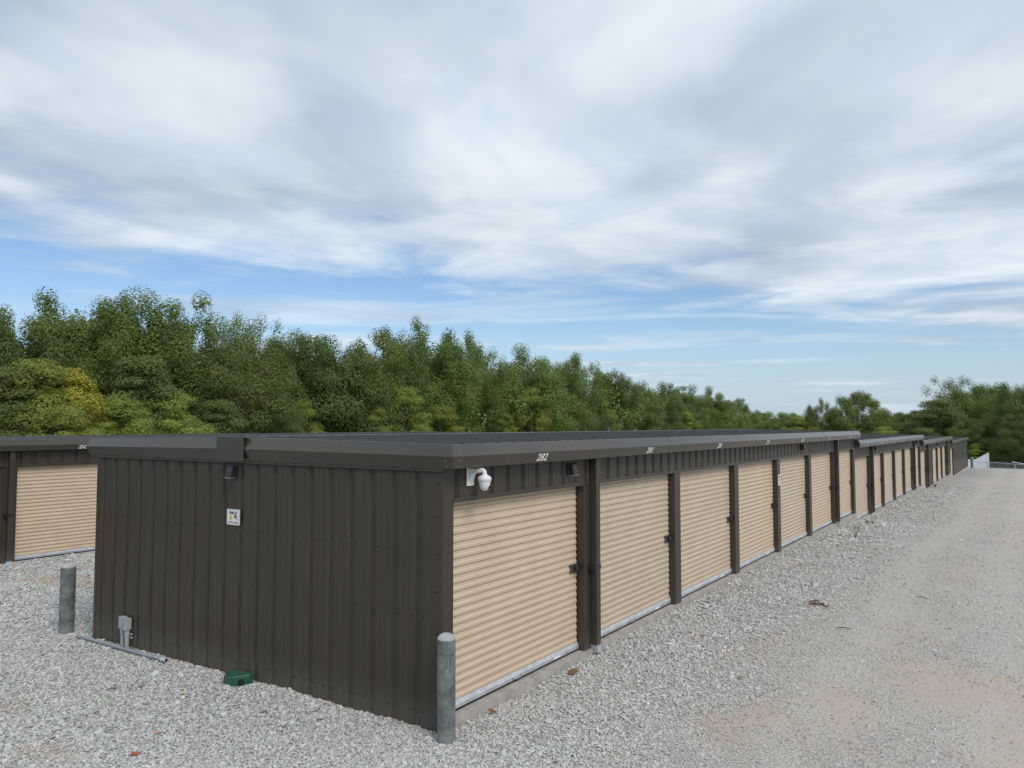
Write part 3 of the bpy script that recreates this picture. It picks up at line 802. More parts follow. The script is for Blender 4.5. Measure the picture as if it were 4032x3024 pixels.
# bollards
def bollard(x, y, rad, h, label, lean=(0, 0), grp='steel bollards', zz=None):
    g = float(gz(x, y)) if zz is None else zz
    r = tag(empty('bollard', (x, y, g)), label, 'bollard', grp)
    r.rotation_euler = (lean[0], lean[1], 0)
    MB().lathe([(rad*.985, -.3), (rad, 0.), (rad, .5), (rad*1.002, h-.035), (rad*.99, h-.03)], 32).build('pipe', M['bollard'], r, smooth=True)
    cap = MB().lathe([(rad*.99, h-.032), (rad*1.01, h-.028), (rad*.97, h-.014), (rad*.80, h+.004), (rad*.5, h+.018), (rad*.2, h+.025), (0., h+.026)], 32)
    cap.build('concrete_cap', M['capconc'], r, smooth=True)
    return r
bollard(.115, -.075, .0875, .985, 'weathered steel bollard with domed concrete cap at the near building corner', (R(.3), 0))
bollard(-7.09, -.045, .103, .985, 'grey steel bollard with domed cap left of the brown end wall', (R(.5), R(1.5)))
bollard(.30, 77.8, .11, 1.0, 'distant grey bollard past the far end of the long storage row')

# ------------------------------------------------------------------ loose gravel
rs = np.random.RandomState(3)
def stone_meshes(n=8):
    out = []
    for k in range(n):
        bm = bmesh.new()
        for _ in range(11):
            v = rs.normal(size=3); v /= np.linalg.norm(v); v *= (rs.uniform(.85, 1.1))
            bm.verts.new((v[0]*.62, v[1]*.46, v[2]*.34))
        bmesh.ops.convex_hull(bm, input=bm.verts)
        bmesh.ops.delete(bm, geom=[v for v in bm.verts if not v.link_faces], context='VERTS')
        me = bpy.data.meshes.new('stone'); bm.to_mesh(me); bm.free(); me.materials.append(M['stone']); out.append(me)
    return out
scol = bpy.data.collections.new('stone_shapes')      # not linked to the scene: only a source for the scatter
for me in stone_meshes():
    scol.objects.link(bpy.data.objects.new('stone_shape', me))
def np_dirt(x, y):
    acc = np.zeros_like(x)
    for (a, b, la, lb, th, s) in DIRT:
        dx = x-a; dy = y-b; u = (dx*math.cos(th)+dy*math.sin(th))/la; v = (dy*math.cos(th)-dx*math.sin(th))/lb
        acc = np.maximum(acc, s*np.clip(1.25-np.hypot(u, v), 0, 1))
    return acc
PTS = []; SCL = []
def scatter(cell, d0, d1, smin, smax, keep):
    x = np.arange(-17, 12, cell); y = np.arange(-6, 46, cell); X, Y = np.meshgrid(x, y)
    X = X.ravel(); Y = Y.ravel()
    dx = X-CAM[0]; dy = Y-CAM[1]; d = np.hypot(dx, dy)
    az = np.arctan2(dx*cy+dy*sy, -dx*sy+dy*cy)
    j = d + rs.uniform(-.8, .8, len(d))*(1+d/12)
    ok = (j > d0) & (j < d1) & (np.abs(az) < R(41)) & (rs.rand(len(X)) < keep)
    X = X[ok]; Y = Y[ok]; n = len(X)
    X = X + rs.uniform(-.6, .6, n)*cell; Y = Y + rs.uniform(-.6, .6, n)*cell
    ok = ~((X < .045) & (X > -WID-.01) & (Y > -.012)) & ~((X < -13.88)) & (np.hypot(X-.115, Y+.075) > .098) & (np.hypot(X+7.09, Y+.045) > .112) & ~((np.abs(X+2.93) < .17) & (Y > -.29) & (Y < .05))
    ok &= rs.rand(n) > np_dirt(X, Y)*.6
    bare = np.sin(X*1.3+.7*Y)*np.sin(Y*.9-.5*X+1.)+.6*np.sin(X*3.1+Y*2.2)
    drive = np.clip((X-1.6)/1.2, 0, 1)
    ok &= rs.rand(n) > np.clip(.42+.35*bare, .05, .85)*drive
    wob = .12*np.sin(Y*.35)+.06*np.sin(Y*1.1+1.)
    rut = np.exp(-((X-2.75-wob)/.30)**2)+np.exp(-((X-4.35-wob)/.32)**2)
    ok &= rs.rand(n) > .45*rut*(.6+.4*np.sin(Y*.8+X))
    X = X[ok]; Y = Y[ok]; n = len(X)
    u = rs.rand(n); s = smin + (smax-smin)*u**2.2; s = s*(1-.28*np.clip((X-1.4)/1.2, 0, 1))
    big_ = rs.rand(n) < .012; s = np.where(big_, s*1.9, s)
    Z = gz(X, Y) + s*(.10-.16*np.clip((X-1.3)/1.5, 0, 1)) + rs.uniform(-.004, .006, n)
    # gravel banked against slab and walls
    PTS.append(np.stack([X, Y, Z], -1)); SCL.append(s)
scatter(.0225, 0, 8.6, .022, .048, 1.)
scatter(.031, 8.6, 13, .030, .056, .95)
scatter(.050, 13, 20, .040, .072, .9)
scatter(.085, 20, 32, .055, .10, .8)
scatter(.16, 32, 50, .07, .13, .7)
PT = np.concatenate(PTS); SC = np.concatenate(SCL)
me = bpy.data.meshes.new('loose_gravel'); me.vertices.add(len(PT)); me.vertices.foreach_set('co', PT.astype('f').ravel())
at = me.attributes.new('size', 'FLOAT', 'POINT'); at.data.foreach_set('value', SC.astype('f'))
rot = np.stack([rs.normal(0, .45, len(PT)), rs.normal(0, .45, len(PT)), rs.uniform(0, 6.28, len(PT))], -1)
at = me.attributes.new('turn', 'FLOAT_VECTOR', 'POINT'); at.data.foreach_set('vector', rot.astype('f').ravel())
gro = link('loose_gravel', me, M['stone']); tag(gro, 'loose crushed grey limestone covering the yard', 'gravel', kind='stuff')
ng = bpy.data.node_groups.new('scatter_stones', 'GeometryNodeTree')
ng.interface.new_socket('Geometry', in_out='INPUT', socket_type='NodeSocketGeometry'); ng.interface.new_socket('Geometry', in_out='OUTPUT', socket_type='NodeSocketGeometry')
N = ng.nodes; L = ng.links
gi = N.new('NodeGroupInput'); go = N.new('NodeGroupOutput'); ip = N.new('GeometryNodeInstanceOnPoints'); ci = N.new('GeometryNodeCollectionInfo')
ci.inputs['Collection'].default_value = scol; ci.inputs['Separate Children'].default_value = True; ci.inputs['Reset Children'].default_value = True
a1 = N.new('GeometryNodeInputNamedAttribute'); a1.data_type = 'FLOAT'; a1.inputs['Name'].default_value = 'size'
a2 = N.new('GeometryNodeInputNamedAttribute'); a2.data_type = 'FLOAT_VECTOR'; a2.inputs['Name'].default_value = 'turn'
L.new(gi.outputs[0], ip.inputs['Points']); L.new(ci.outputs[0], ip.inputs['Instance']); ip.inputs['Pick Instance'].default_value = True
L.new(a2.outputs['Attribute'], ip.inputs['Rotation']); L.new(a1.outputs['Attribute'], ip.inputs['Scale']); L.new(ip.outputs[0], go.inputs[0])
gro.modifiers.new('scatter', 'NODES').node_group = ng
print('stones', len(PT))

# debris
def chip(name, loc, size, mat, label, cat, seed, flat=.35):
    r_ = np.random.RandomState(seed); bm = bmesh.new()
    for _ in range(12):
        v = r_.normal(size=3); v /= np.linalg.norm(v); bm.verts.new((v[0]*size[0], v[1]*size[1], v[2]*size[2]))
    bmesh.ops.convex_hull(bm, input=bm.verts); bmesh.ops.delete(bm, geom=[v for v in bm.verts if not v.link_faces], context='VERTS')
    me = bpy.data.meshes.new(name); bm.to_mesh(me); bm.free()
    o = link(name, me, mat, None, (loc[0], loc[1], float(gz(*loc[:2]))+.03)); o.rotation_euler = (.15, .1, seed)
    return tag(o, label, cat)
MB().box(-.055, .055, -.032, .032, -.008, .012).build('wood_scrap', M['wood'], None, (.21, 2.20, float(gz(.21, 2.2))+.05), bevel=.004)
o = bpy.data.objects['wood_scrap']; o.rotation_euler = (.3, -.25, .9); tag(o, 'flat brown wood scrap on the gravel beside the first door', 'wood scrap')
o = MB().box(-.04, .04, -.018, .018, -.006, .008).build('wood_scrap', M['wood'], None, (.13, .66, float(gz(.13, .66))+.05), bevel=.003)
o.rotation_euler = (.2, .3, .5); tag(o, 'small brown wood splinter in the gravel near the corner bollard', 'wood scrap')
chip('brick_fragment', (-1.98, -1.93), (.045, .03, .022), M['brick'], 'orange brick fragment at the bottom left of the gravel', 'brick fragment', 1)
chip('brick_fragment', (-2.25, -1.55), (.035, .025, .018), simple('pale_brick', (.50, .28, .2), .9), 'pale pink brick fragment on the left gravel', 'brick fragment', 2)
chip('brick_fragment', (-3.0, -.80), (.025, .018, .014), M['brick'], 'tiny red brick fragment midway between pipe and bait box', 'brick fragment', 3)
chip('brick_fragment', (1.93, 3.05), (.035, .03, .022), simple('dull_brick', (.33, .22, .19), .9), 'dull pink stone fragment on the drive facing the second door', 'brick fragment', 4)
def litter(loc, n, ext, label, seed, cat='debris', mat='twig', th=.006, name='debris_clump'):
    r_ = np.random.RandomState(seed); mb = MB(); g = float(gz(*loc))
    for _ in range(n):
        c = r_.normal(0, .4, 2)*ext; a = r_.uniform(0, 3.14); l = r_.uniform(.3, 1.)*ext*.5; zz = r_.uniform(.02, .02+ext*.18)
        mb.tube([(c[0]-l*math.cos(a), c[1]-l*math.sin(a), zz), (c[0], c[1], zz+r_.uniform(0, .03)), (c[0]+l*math.cos(a), c[1]+l*math.sin(a), zz+r_.uniform(-.01, .03))], [th*.6, th, th*.5], 5)
    return tag(mb.build(name, M[mat], None, (loc[0], loc[1], g)), label, cat)
M['rust'] = simple('rusty_brown', (.15, .085, .07), .9, var=.3)
litter((1.86, 7.35), 14, .20, 'rusty brown clump of debris on the drive opposite the third door', 1, mat='rust', th=.010)
for k, (x, y, l, ang) in enumerate([(2.5, 6.0, .22, .3), (2.0, 9.9, .30, .2), (3.2, 8.9, .2, -.4), (-8.75, 1.55, .30, .2), (3.4, 40., .5, .3), (-3.9, -1.1, .12, .9)]):
    g = float(gz(x, y))+.03
    o = MB().tube([(-l/2, 0, 0), (0, .02, .012), (l/2, -.01, 0)], [.004, .007, .003], 6).build('twig', M['twig'], None, (x, y, g)); o.rotation_euler = (0, 0, ang)
    tag(o, ['short dark twig on the drive opposite the third door', 'dark twig on the drive opposite the fourth door', 'dark twig farther out on the drive', 'dark stick on the alley gravel left of the end wall', 'dark stick far along the drive', 'small dark twig on the left gravel'][k], 'twig')
def weed(loc, h, n, seed, label, spread_=.5, mat='leaf_olive'):
    r_ = np.random.RandomState(seed); r = tag(empty('weed', (loc[0], loc[1], float(gz(*loc)))), label, 'weed'); mb = MB(); lf = []
    for _ in range(n):
        a = r_.uniform(0, 6.28); l = h*r_.uniform(.5, 1); t = Vector((math.cos(a)*spread_*l, math.sin(a)*spread_*l, l))
        mb.tube([(0, 0, 0), t*.5+Vector((0, 0, .05*h)), t], [.006, .004, .002], 4)
        for k in range(4):
            q = t*r_.uniform(.4, 1.); d = Vector(r_.normal(size=3)).normalized()*.03; e = Vector(r_.normal(size=3)).normalized()*.015
            lf.append((q, q+d+e, q+d*2, q+d-e))
    mb.build('stem', M['twig'], r); m2 = MB()
    for q in lf: m2.add(q, [(0, 1, 2, 3)])
    m2.build('leaves', M[mat], r)
weed((.95, 15.9), .42, 5, 2, 'lone spindly weed in the gravel opposite the sixth door', .6)
weed((.62, 20.2), .10, 16, 4, 'low patch of green weeds by the first roof step', 2.0)
weed((.30, 43.6), .22, 14, 6, 'green weeds at the foot of a distant downspout', .5)

# ------------------------------------------------------------------ beyond the drive
def chain_fence():
    r = tag(empty('chain_link_fence', (2.2, 83.5, -1.6)), 'low grey chain-link fence beyond the crest of the drive', 'fence')
    ys_ = lambda x: 0.0 - .35*x
    xs_ = [-2.6, -.9, 1.4, 4.2, 7.2]
    zt = lambda x: .93 - .045*(x+2.6)
    for x in xs_: MB().tube([(x, ys_(x), -.5), (x, ys_(x), zt(x)+.03)], .035, 8).build('post', M['galv'], r)
    MB().tube([(x, ys_(x), zt(x)) for x in xs_], .024, 6).build('top_rail', M['galv'], r)
    mesh = MB(); st = .10
    x = -2.6
    while x < 7.2:
        for s_ in (-1, 1):
            for z0 in (0,):
                a_ = (x, ys_(x)+.01*s_, -.3 if s_ > 0 else zt(x)); xb = min(x+.95, 7.2); b_ = (xb, ys_(xb)+.01*s_, zt(xb) if s_ > 0 else -.3)
                mesh.tube([a_, b_], .005, 3, False)
        x += st
    mesh.build('wire_mesh', M['galv'], r)
chain_fence()
def vinyl_fence():
    r = tag(empty('vinyl_fence', (-.5, 105, -2.6)), 'white vinyl fence with a sloping top panel past the far end of the row', 'fence')
    zg = -.6
    def top(x): return 1.18 if x < -.3 else 1.18 + (x+.3)/1.38*.85
    x = -4.
    while x < 1.08:
        x1 = min(x+.17, 1.08)
        MB().add([(x, 0, zg), (x1-.012, 0, zg), (x1-.012, 0, top(x1)), (x, 0, top(x)), (x, .03, zg), (x1-.012, .03, zg), (x1-.012, .03, top(x1)), (x, .03, top(x))],
                 [(0, 1, 2, 3), (4, 5, 6, 7), (0, 1, 5, 4), (1, 2, 6, 5), (2, 3, 7, 6), (3, 0, 4, 7)]).build('board', M['vinyl'], r)
        x = x1
    for xx in (-.32, 1.12): MB().box(xx-.05, xx+.05, -.05, .07, zg, top(xx)+.06).build('post', M['vinyl'], r)
    MB().sheet([(-4., -.02, 1.16), (-.3, -.02, 1.16), (1.08, -.02, 2.01)], [(-4., -.02, 1.28), (-.3, -.02, 1.28), (1.08, -.02, 2.12)]).build('top_rail', M['vinyl'], r)
vinyl_fence()
# lumber and black pipe lying past the fence
o = MB().box(-1.1, 1.1, -.07, .07, -.03, .03).build('timber_board', M['vinyl'], None, (4.0, 97., -1.35)); o.rotation_euler = (0, R(6), R(-40)); tag(o, 'pale board lying on the ground beyond the chain-link fence', 'board')
o = tag(empty('pipe_pile', (2.2, 101, -1.55)), 'dark heap of black pipes on the ground beyond the fence', 'pipes')
for k in range(5):
    MB().tube([(-1.3+.2*k, .3*k-.5, .06+.05*(k % 3)), (.2, .25*k-.4, .12+.06*(k % 2)), (1.0-.2*k, .2*k, .05)], .045, 7).build('pipe', M['black'], o)

# ------------------------------------------------------------------ trees
def leaf_quads(pos, nrm, size, rs_):
    n = len(pos); nrm = nrm/np.linalg.norm(nrm, axis=1)[:, None]
    t = np.cross(nrm, rs_.normal(size=(n, 3))); t /= np.linalg.norm(t, axis=1)[:, None]; b = np.cross(nrm, t)
    s = size*rs_.uniform(.6, 1.35, n); l = s[:, None]*t; w_ = (s*rs_.uniform(.45, .7, n))[:, None]*b; dn = nrm*(s*.18)[:, None]
    q = np.stack([pos-l, pos+w_+dn, pos+l, pos-w_+dn], 1).reshape(-1, 3)
    return q
def crown_np(seed, shape, H, Rd, nc, nl, leaf, lo):
    """leaf cards gathered into clumps on branch ends; shape = plume / round / feather"""
    r_ = np.random.RandomState(seed); C = []; Rr = []
    nlb = r_.randint(5, 8); a0 = r_.uniform(0, 6.28)
    lobes = [(a0+6.283*q_/nlb+r_.uniform(-.4, .4), r_.uniform(.30, .66)*Rd, 1.0 if q_ == 0 else r_.uniform(.84, .985)) for q_ in range(nlb)]
    for k in range(nc):
        h = lo + (1-lo)*r_.rand()**.85
        if shape == 'plume':        # several leaning leaders, each a chain of tufts that shrink to the tip
            a, off, top = lobes[k % len(lobes)]; m = nc//len(lobes)+1; j = k//len(lobes)
            hn = (j+.3+.4*r_.rand())/m*.97; h = lo+(top-lo)*hn
            prof = math.sqrt(max(.06, 1-((hn-.52)/.53)**2))
            rr = Rd*.68*prof*math.sqrt(r_.rand()); th = r_.uniform(0, 6.28); o = off*(.6+.5*hn)
            if j % 3 == 0 or hn > .86: rr *= .3
            cr = H*(.054+.026*(1-hn))*r_.uniform(.8, 1.3)
            C.append((o*math.cos(a)+rr*math.cos(th), o*math.sin(a)+rr*math.sin(th), h*H)); Rr.append((cr, cr, cr*1.3))
        elif shape == 'round':      # tufts filling an egg
            while True:
                u_ = r_.uniform(-1, 1, 3)
                if .02 < u_@u_ < 1: break
            h = lo+(1-lo)*(.5+.5*u_[2]); wdt = 1.0-.18*u_[2]
            cr = (.065+.06*r_.rand())*H*(1-.25*u_[2]); C.append((u_[0]*Rd*wdt, u_[1]*Rd*wdt, h*H*.95)); Rr.append((cr*1.1, cr*1.1, cr*.9))
        else:
            prof = (1-((h-lo)/(1-lo))**1.7)*.9+.18; th = r_.uniform(0, 6.28); rr = Rd*prof*np.sqrt(r_.uniform(.05, 1))
            cr = (.055+.05*r_.rand())*H; C.append((rr*math.cos(th), rr*math.sin(th), h*H*.95)); Rr.append((cr*1.35, cr*1.35, cr*.7))
    C = np.array(C); Rr = np.array(Rr)
    wgt = Rr.prod(1)**.5; wgt /= wgt.sum(); idx = r_.choice(nc, nl, p=wgt)
    d = r_.normal(size=(nl, 3)); d /= np.linalg.norm(d, axis=1)[:, None]
    rad = r_.rand(nl)**.36*(1+.06*r_.normal(size=nl))
    pos = C[idx] + d*Rr[idx]*rad[:, None]
    axis = pos - np.array([0, 0, H*.45]); axis /= (np.linalg.norm(axis, axis=1)[:, None]+1e-6)
    nrm = d*1.3 + axis*.6 + r_.normal(size=(nl, 3))*.32 + np.array([0, 0, .45])
    keep = pos[:, 2] > .25
    return leaf_quads(pos[keep], nrm[keep], leaf, r_), C
def wood_mb(seed, H, C, tr, nb):
    r_ = np.random.RandomState(seed+77); mb = MB()
    lean = r_.normal(0, .03, 2)*H
    pts = [(lean[0]*t*t, lean[1]*t*t, H*t-.2) for t in (0, .1, .22, .36, .5, .62)]
    mb.tube(pts, [tr*1.3, tr, tr*.85, tr*.6, tr*.36, tr*.12], 8)
    for i in r_.choice(len(C), min(nb, len(C)), replace=False):
        c = Vector(C[i]); zb_ = min(max(.12*H, c.z-.55*Vector((c.x, c.y, 0)).length-.12*H), .55*H); t = (zb_+.2)/H
        b_ = Vector((lean[0]*t*t, lean[1]*t*t, zb_)); m_ = (b_+c)/2+Vector((r_.normal(0, .03*H), r_.normal(0, .03*H), .01*H))
        mb.tube([b_, m_, c], [tr*.30, tr*.18, tr*.05], 5, False)
    return mb
KIND = {}
def tree_kind(key, seed, shape, H, Rd, nc, nl, leaf, lo, mat, tr=.28, nb=16, wood='bark'):
    q, C = crown_np(seed, shape, H, Rd, nc, nl, leaf, lo)
    me = np_mesh('crown', q, np.arange(len(q)).reshape(-1, 4), M[mat])
    wm = wood_mb(seed, H, C, tr, nb).mesh('trunk'); wm.materials.append(M[wood])
    KIND[key] = (me, wm, H)
for k in range(5): tree_kind('A%d' % k, 10+k, 'plume', 15., 4.7, 112, 76000, .088, .05, 'leaf_dark' if k % 2 else 'leaf_mid', .30)
for k in range(3): tree_kind('B%d' % k, 30+k, 'round', 12., 4.6, 80, 48000, .088, .03, ('leaf_dark', 'leaf_mid', 'leaf_olive')[k], .28)
for k in range(3): tree_kind('C%d' % k, 40+k, 'feather', 7., 3.0, 64, 30000, .062, .05, ('leaf_light', 'leaf_olive', 'leaf_light')[k], .12)
for k in range(2): tree_kind('D%d' % k, 50+k, 'feather', 6., 2.1, 30, 11000, .065, .16, ('leaf_yellow', 'leaf_yellow')[k], .10)
tree_kind('L0', 61, 'plume', 15., 4.4, 90, 30000, .090, .10, 'leaf_mid', .30, 22)
tree_kind('R0', 70, 'round', 12., 6.0, 170, 80000, .10, .02, 'leaf_mid', .3)
def spot(px, depth):
    """world place at a bearing (given as a photo column) and a depth straight ahead"""
    t = (px-2016)/FPX; return (CAM[0]+depth*(-sy+t*cy), CAM[1]+depth*(cy+t*sy))
def edge_depth(px):
    a = math.atan2(3330-2016, FPX)-math.atan2(px-2016, FPX)
    return 46/math.sin(max(a, R(7)))*math.cos(math.atan2(px-2016, FPX))
def ztop(py, depth): return CAM[2] + (1667-py)/FPX*depth
TREES = [  # column, depth offset, skyline row, kind, width factor, label
 (-90, 0, 1200, 'A1', 1.1, 'dark cottonwood cut by the left edge of the picture'),
 (110, 1, 1178, 'A3', 1.15, 'dark rounded cottonwood left of the tallest pair'),
 (330, 0, 1108, 'A0', 1.05, 'tall cottonwood, left one of the tallest pair'),
 (450, 2, 1180, 'A4', .9, 'narrow cottonwood squeezed between the two tallest crowns'),
 (600, 0, 1092, 'A2', 1.1, 'tall broad cottonwood, right one of the tallest pair'),
 (730, 2, 1190, 'L0', .9, 'thin lacy cottonwood just right of the tallest pair'),
 (860, 1, 1212, 'L0', .85, 'open-crowned cottonwood with sky showing through, above the end wall sign'),
 (1020, 1, 1215, 'L0', .9, 'open-crowned cottonwood with yellowing top, third of the lacy ones'),
 (1160, 2, 1262, 'A3', 1., 'dark green tree at the dip right of the lacy cottonwoods'),
 (1300, 0, 1262, 'B0', 1.05, 'dense dark round-topped tree left of the dark gap'),
 (1440, 1, 1272, 'B1', .95, 'broad mid-green tree over the dark gap'),
 (1560, 1, 1268, 'A1', .8, 'cottonwood with upright plumes just before the middle peak'),
 (1700, 0, 1245, 'A0', 1., 'cottonwood forming the middle peak of the tree line'),
 (1800, 3, 1290, 'A4', .85, 'cottonwood on the right shoulder of the middle peak'),
 (1930, 2, 1345, 'L0', .9, 'thin-topped tree right of the middle peak'),
 (2080, 0, 1330, 'B1', .95, 'full green tree standing proud right of centre'),
 (2200, 0, 1348, 'A2', .85, 'dark upright tree right of the full green one'),
 (2310, 2, 1400, 'L0', .8, 'half-dead tree with bare twigs at its top'),
 (2410, 0, 1425, 'A3', .8, 'dark tree beside the bare grey branches'),
 (2500, 0, 1465, 'B2', .9, 'olive tree right of the bare grey branches'),
 (2600, 0, 1475, 'B0', .85, 'rounded dark tree where the tree line drops'),
 (2700, -5, 1485, 'B0', .9, 'dense dark tree, third from the end of the long tree line'),
 (2810, -10, 1505, 'B1', .9, 'rounded green tree, second from the end of the long tree line'),
 (2900, -20, 1545, 'B0', .9, 'low dark tree ending the long tree line'),
 # understorey in front
 (20, -9, 1425, 'C1', 1.2, 'olive feathery tree at the far left edge'),
 (150, -10, 1400, 'C2', 1.0, 'yellow-green locust tree left of the yellow autumn tree'),
 (275, -10, 1420, 'D0', 1.1, 'golden yellow autumn tree near the left edge'),
 (375, -9, 1530, 'D1', .9, 'small bright yellow sapling against dark trees'),
 (250, -13, 1585, 'C0', 1.3, 'low yellow-green thicket under the golden tree'),
 (555, -9, 1385, 'C1', 1.05, 'light olive sapling under the tallest cottonwood'),
 (660, -11, 1520, 'C2', 1.2, 'low yellow-green thicket above the ridge joint'),
 (480, -12, 1545, 'C0', 1.2, 'bright green thicket left of the ridge joint'),
 (960, -7, 1290, 'B2', 1.0, 'large olive feathery tree behind the end wall'),
 (860, -9, 1560, 'C1', 1.2, 'low olive thicket at the foot of the large olive tree'),
 (1070, -9, 1500, 'B2', .8, 'olive bush right of the large olive tree'),
 (1190, -8, 1560, 'C0', .9, 'yellow-green bush left of the dark gap'),
 (1480, -9, 1590, 'C0', .9, 'bright green sapling right of the dark gap'),
 (1590, -9, 1510, 'C2', .95, 'bright yellow-green tree below the middle peak'),
 (1740, -9, 1590, 'C2', 1.1, 'yellow-green thicket right of the bright sapling'),
 (1990, -8, 1615, 'C0', .8, 'small light bush at the centre of the wood edge'),
 (2090, -7, 1510, 'C0', .9, 'light green sapling under the full green tree'),
 (2230, -7, 1640, 'C1', .8, 'low olive bush among dark trunks'),
 (2400, -9, 1600, 'C2', .7, 'yellow-green bush left of the bare grey branches'),
 (2700, -22, 1610, 'C0', 1.1, 'light green bush in front of the dropping tree line'),
 (2800, -30, 1630, 'B2', .7, 'low olive bush near the end of the tree line'),
]
def put_tree(px, depth, row, kind, wf, label, group, seed, zoff=0.):
    x, y = spot(px, depth); g = float(gz(x, y)); me, wm, H0 = KIND[kind]
    H = ztop(row, depth)-g; s = H/(H0*1.0); r_ = random.Random(seed)
    r = tag(empty('deciduous_tree', (x, y, g-.05), r_.uniform(0, 6.28)), label, 'tree', group)
    r.scale = (s*wf, s*wf, s)
    link('crown', me, None, r); link('trunk', wm, None, r)
for i, (px, off, row, kd, wf, lab) in enumerate(TREES):
    put_tree(px, edge_depth(px)+off, row, kd, wf, lab, 'trees along the wood edge', i)
RIGHT = [
 (3000, 190, 1604, 'R0', 1.2, 'low olive tree just right of the long tree line'),
 (3100, 180, 1606, 'R0', 1.2, 'low rounded tree in the gap of the skyline'),
 (3215, 150, 1556, 'A4', .8, 'small pointed tree left of the lone round tree'),
 (3140, 150, 1628, 'C0', 1.5, 'low light green scrub behind the first roof step'),
 (3375, 150, 1520, 'R0', .92, 'lone round-crowned tree standing above the second roof step'),
 (3330, 150, 1600, 'L0', .9, 'sparse leafy sapling at the left foot of the lone round tree'),
 (3520, 160, 1604, 'R0', 1.2, 'low olive tree right of the lone round tree'),
 (3620, 150, 1596, 'R0', 1.1, 'low green tree left of the tall right-hand group'),
 (3700, 125, 1560, 'C1', 1.5, 'olive scrub tree at the left foot of the right-hand group'),
 (3760, 135, 1462, 'L0', 1.15, 'tall open-crowned tree leading the right-hand group'),
 (3860, 130, 1492, 'R0', 1.0, 'dark tree second in the right-hand group'),
 (3950, 120, 1490, 'B1', 1.0, 'mid-green tree third in the right-hand group'),
 (4040, 110, 1462, 'A3', 1.1, 'tall dark tree at the right edge of the picture'),
 (4130, 105, 1440, 'B0', 1.1, 'dark tree just past the right edge of the picture'),
 (3590, 130, 1650, 'C1', 1.6, 'low olive scrub above the third roof step'),
 (3800, 112, 1620, 'B2', .9, 'bushy olive tree below the right-hand group'),
 (3910, 108, 1610, 'B0', 1.0, 'dark bushy tree above the white fence'),
 (4010, 100, 1600, 'B0', 1.0, 'dark bushy tree at the right edge above the gravel'),
 (3842, 108, 1735, 'C0', 1.5, 'bright yellow-green shrub at the far end of the storage row'),
 (3900, 111, 1755, 'C1', 1.6, 'low olive shrub behind the white fence'),
 (3960, 109, 1755, 'C1', 1.7, 'low olive shrub right of the white fence'),
 (4025, 106, 1755, 'C2', 1.6, 'low yellowish shrub at the right edge beyond the fence'),
 (3480, 120, 1668, 'C0', 1.6, 'light green scrub above the end of the second roof step'),
]
for i, (px, dep, row, kd, wf, lab) in enumerate(RIGHT):
    put_tree(px, dep, row, kd, wf, lab, 'trees beyond the drive', 100+i)
# bare grey branches
def dead(px, depth, h, n, seed, label):
    x, y = spot(px, depth); g = float(gz(x, y)); r_ = np.random.RandomState(seed); mb = MB()
    r = tag(empty('dead_tree', (x, y, g)), label, 'tree', 'bare dead trees')
    mb.tube([(0, 0, -.2), (.1, .1, h*.3), (.2, 0, h*.5)], [.22, .17, .12], 7); mb.build('trunk', M['deadwood'], r); mb = MB()
    for _ in range(n):
        z0 = h*r_.uniform(.25, .5); a = r_.uniform(0, 6.28); l = h*r_.uniform(.25, .5); q = Vector((.15, .05, z0)); pts = [q]; d = Vector((math.cos(a), math.sin(a), r_.uniform(.2, 1.1))).normalized()
        for k in range(4):
            d = (d+Vector(r_.normal(0, .35, 3))).normalized(); q = q+d*l/4; pts.append(q)
            e = q+(d+Vector(r_.normal(0, .7, 3))).normalized()*l*.35; mb.tube([q, (q+e)/2+Vector(r_.normal(0, .03*l, 3)), e], [.028, .02, .01], 4, False)
        mb.tube(pts, [.075, .06, .045, .03, .015], 5, False)
    mb.build('bare_branches', M['deadwood'], r)
dead(2480, edge_depth(2480)-12, 8.5, 22, 3, 'tangle of bare grey branches low in the tree line')
dead(2390, edge_depth(2390)-9, 12.5, 14, 5, 'bare grey tree left of the tangled branches')
dead(2300, edge_depth(2300)-2, 17.5, 10, 7, 'leafless twigs poking above the half-dead tree')
# brush pile behind the third roof step
x, y = spot(3690, 122); litter_ = MB(); r_ = np.random.RandomState(9)
for _ in range(160):
    c = r_.normal(0, 1., 3)*np.array([3.2, 1.6, .6])+np.array([0, 0, 2.4]); d = r_.normal(size=3); d /= np.linalg.norm(d); d *= 1.2
    litter_.tube([c-d, c+r_.normal(0, .1, 3), c+d], [.02, .05, .02], 4, False)
n_ = 26
litter_.add([(4.5*math.cos(6.283*k/n_), 2.2*math.sin(6.283*k/n_), -.5) for k in range(n_)]+[(3.2*math.cos(6.283*k/n_)*(1+.1*math.sin(5*k)), 1.5*math.sin(6.283*k/n_), 2.0+.25*math.sin(3.1*k)) for k in range(n_)]+[(0, 0, 2.9)],
            [(k, (k+1) % n_, n_+(k+1) % n_, n_+k) for k in range(n_)]+[(n_+k, n_+(k+1) % n_, 2*n_) for k in range(n_)])
M['brush'] = simple('brown_brush', (.11, .075, .055), .95, var=.4, scale=4)
tag(litter_.build('brush_pile', M['brush'], None, (x, y, float(gz(x, y)))), 'reddish brown brush pile behind the third roof step', 'brush pile')

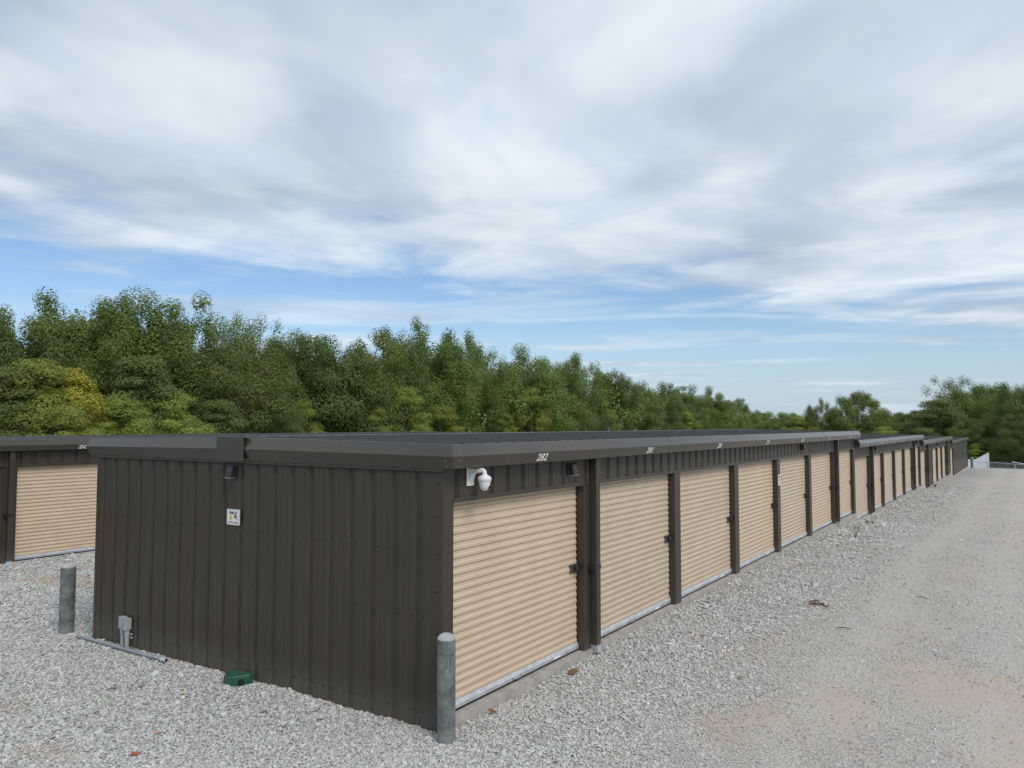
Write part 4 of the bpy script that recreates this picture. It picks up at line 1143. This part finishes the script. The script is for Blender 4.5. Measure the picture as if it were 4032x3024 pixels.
# the wood behind: nobody could count it
def woodland():
    r_ = np.random.RandomState(21); Q = []; base = []
    for k in range(4):
        q, C = crown_np(200+k, ('plume', 'round', 'plume', 'round')[k], 14., 4.6, 70, 4300, .22, .03); base.append(q)
    sky_px = [-300, 0, 110, 330, 450, 600, 730, 1020, 1160, 1300, 1560, 1700, 1900, 2200, 2410, 2600, 2810, 2950, 3100, 3330, 3500, 3640, 3760, 4032, 4300]
    sky_row = [1205, 1205, 1200, 1150, 1195, 1140, 1245, 1285, 1280, 1275, 1290, 1275, 1360, 1375, 1440, 1485, 1515, 1590, 1612, 1620, 1612, 1600, 1540, 1500, 1480]
    def put(x, y, depth, px, fac):
        row = np.interp(px, sky_px, sky_row); g = float(gz(x, y)); H = (ztop(row, depth)-g)*fac
        q = base[r_.randint(4)].copy(); a = r_.uniform(0, 6.28); s = H/14.; c_, s_ = math.cos(a), math.sin(a)
        wf = max(s, .55)
        q = np.stack([(q[:, 0]*c_-q[:, 1]*s_)*wf+x, (q[:, 0]*s_+q[:, 1]*c_)*wf+y, q[:, 2]*s+g], -1); Q.append(q)
    for off, fac in ((5, .93), (11, .97), (18, 1.)):
        px = -260.
        while px < 2960:
            d = edge_depth(px)+off; x, y = spot(px+r_.normal(0, 12), d); put(x, y, d, px, fac*r_.uniform(.86, 1.))
            px += max(5.2*FPX/d*r_.uniform(.8, 1.2), 30)
    for dep in (170, 200, 240):
        px = 2900.
        while px < 4350:
            d = dep*r_.uniform(.95, 1.05); x, y = spot(px, d); put(x, y, d, px, r_.uniform(.9, 1.)); px += 6.*FPX/d
    for dep in (128, 140):
        px = 3660.
        while px < 4400:
            x, y = spot(px, dep); put(x, y, dep, px, r_.uniform(.8, 1.)); px += 5.*FPX/dep
    q = np.concatenate(Q); me = np_mesh('woodland', q, np.arange(len(q)).reshape(-1, 4), M['leaf_mid'])
    print('woodland quads', len(q)//4)
    tag(link('woodland', me), 'dense dark wood behind the front trees', 'wood', kind='stuff')
woodland()
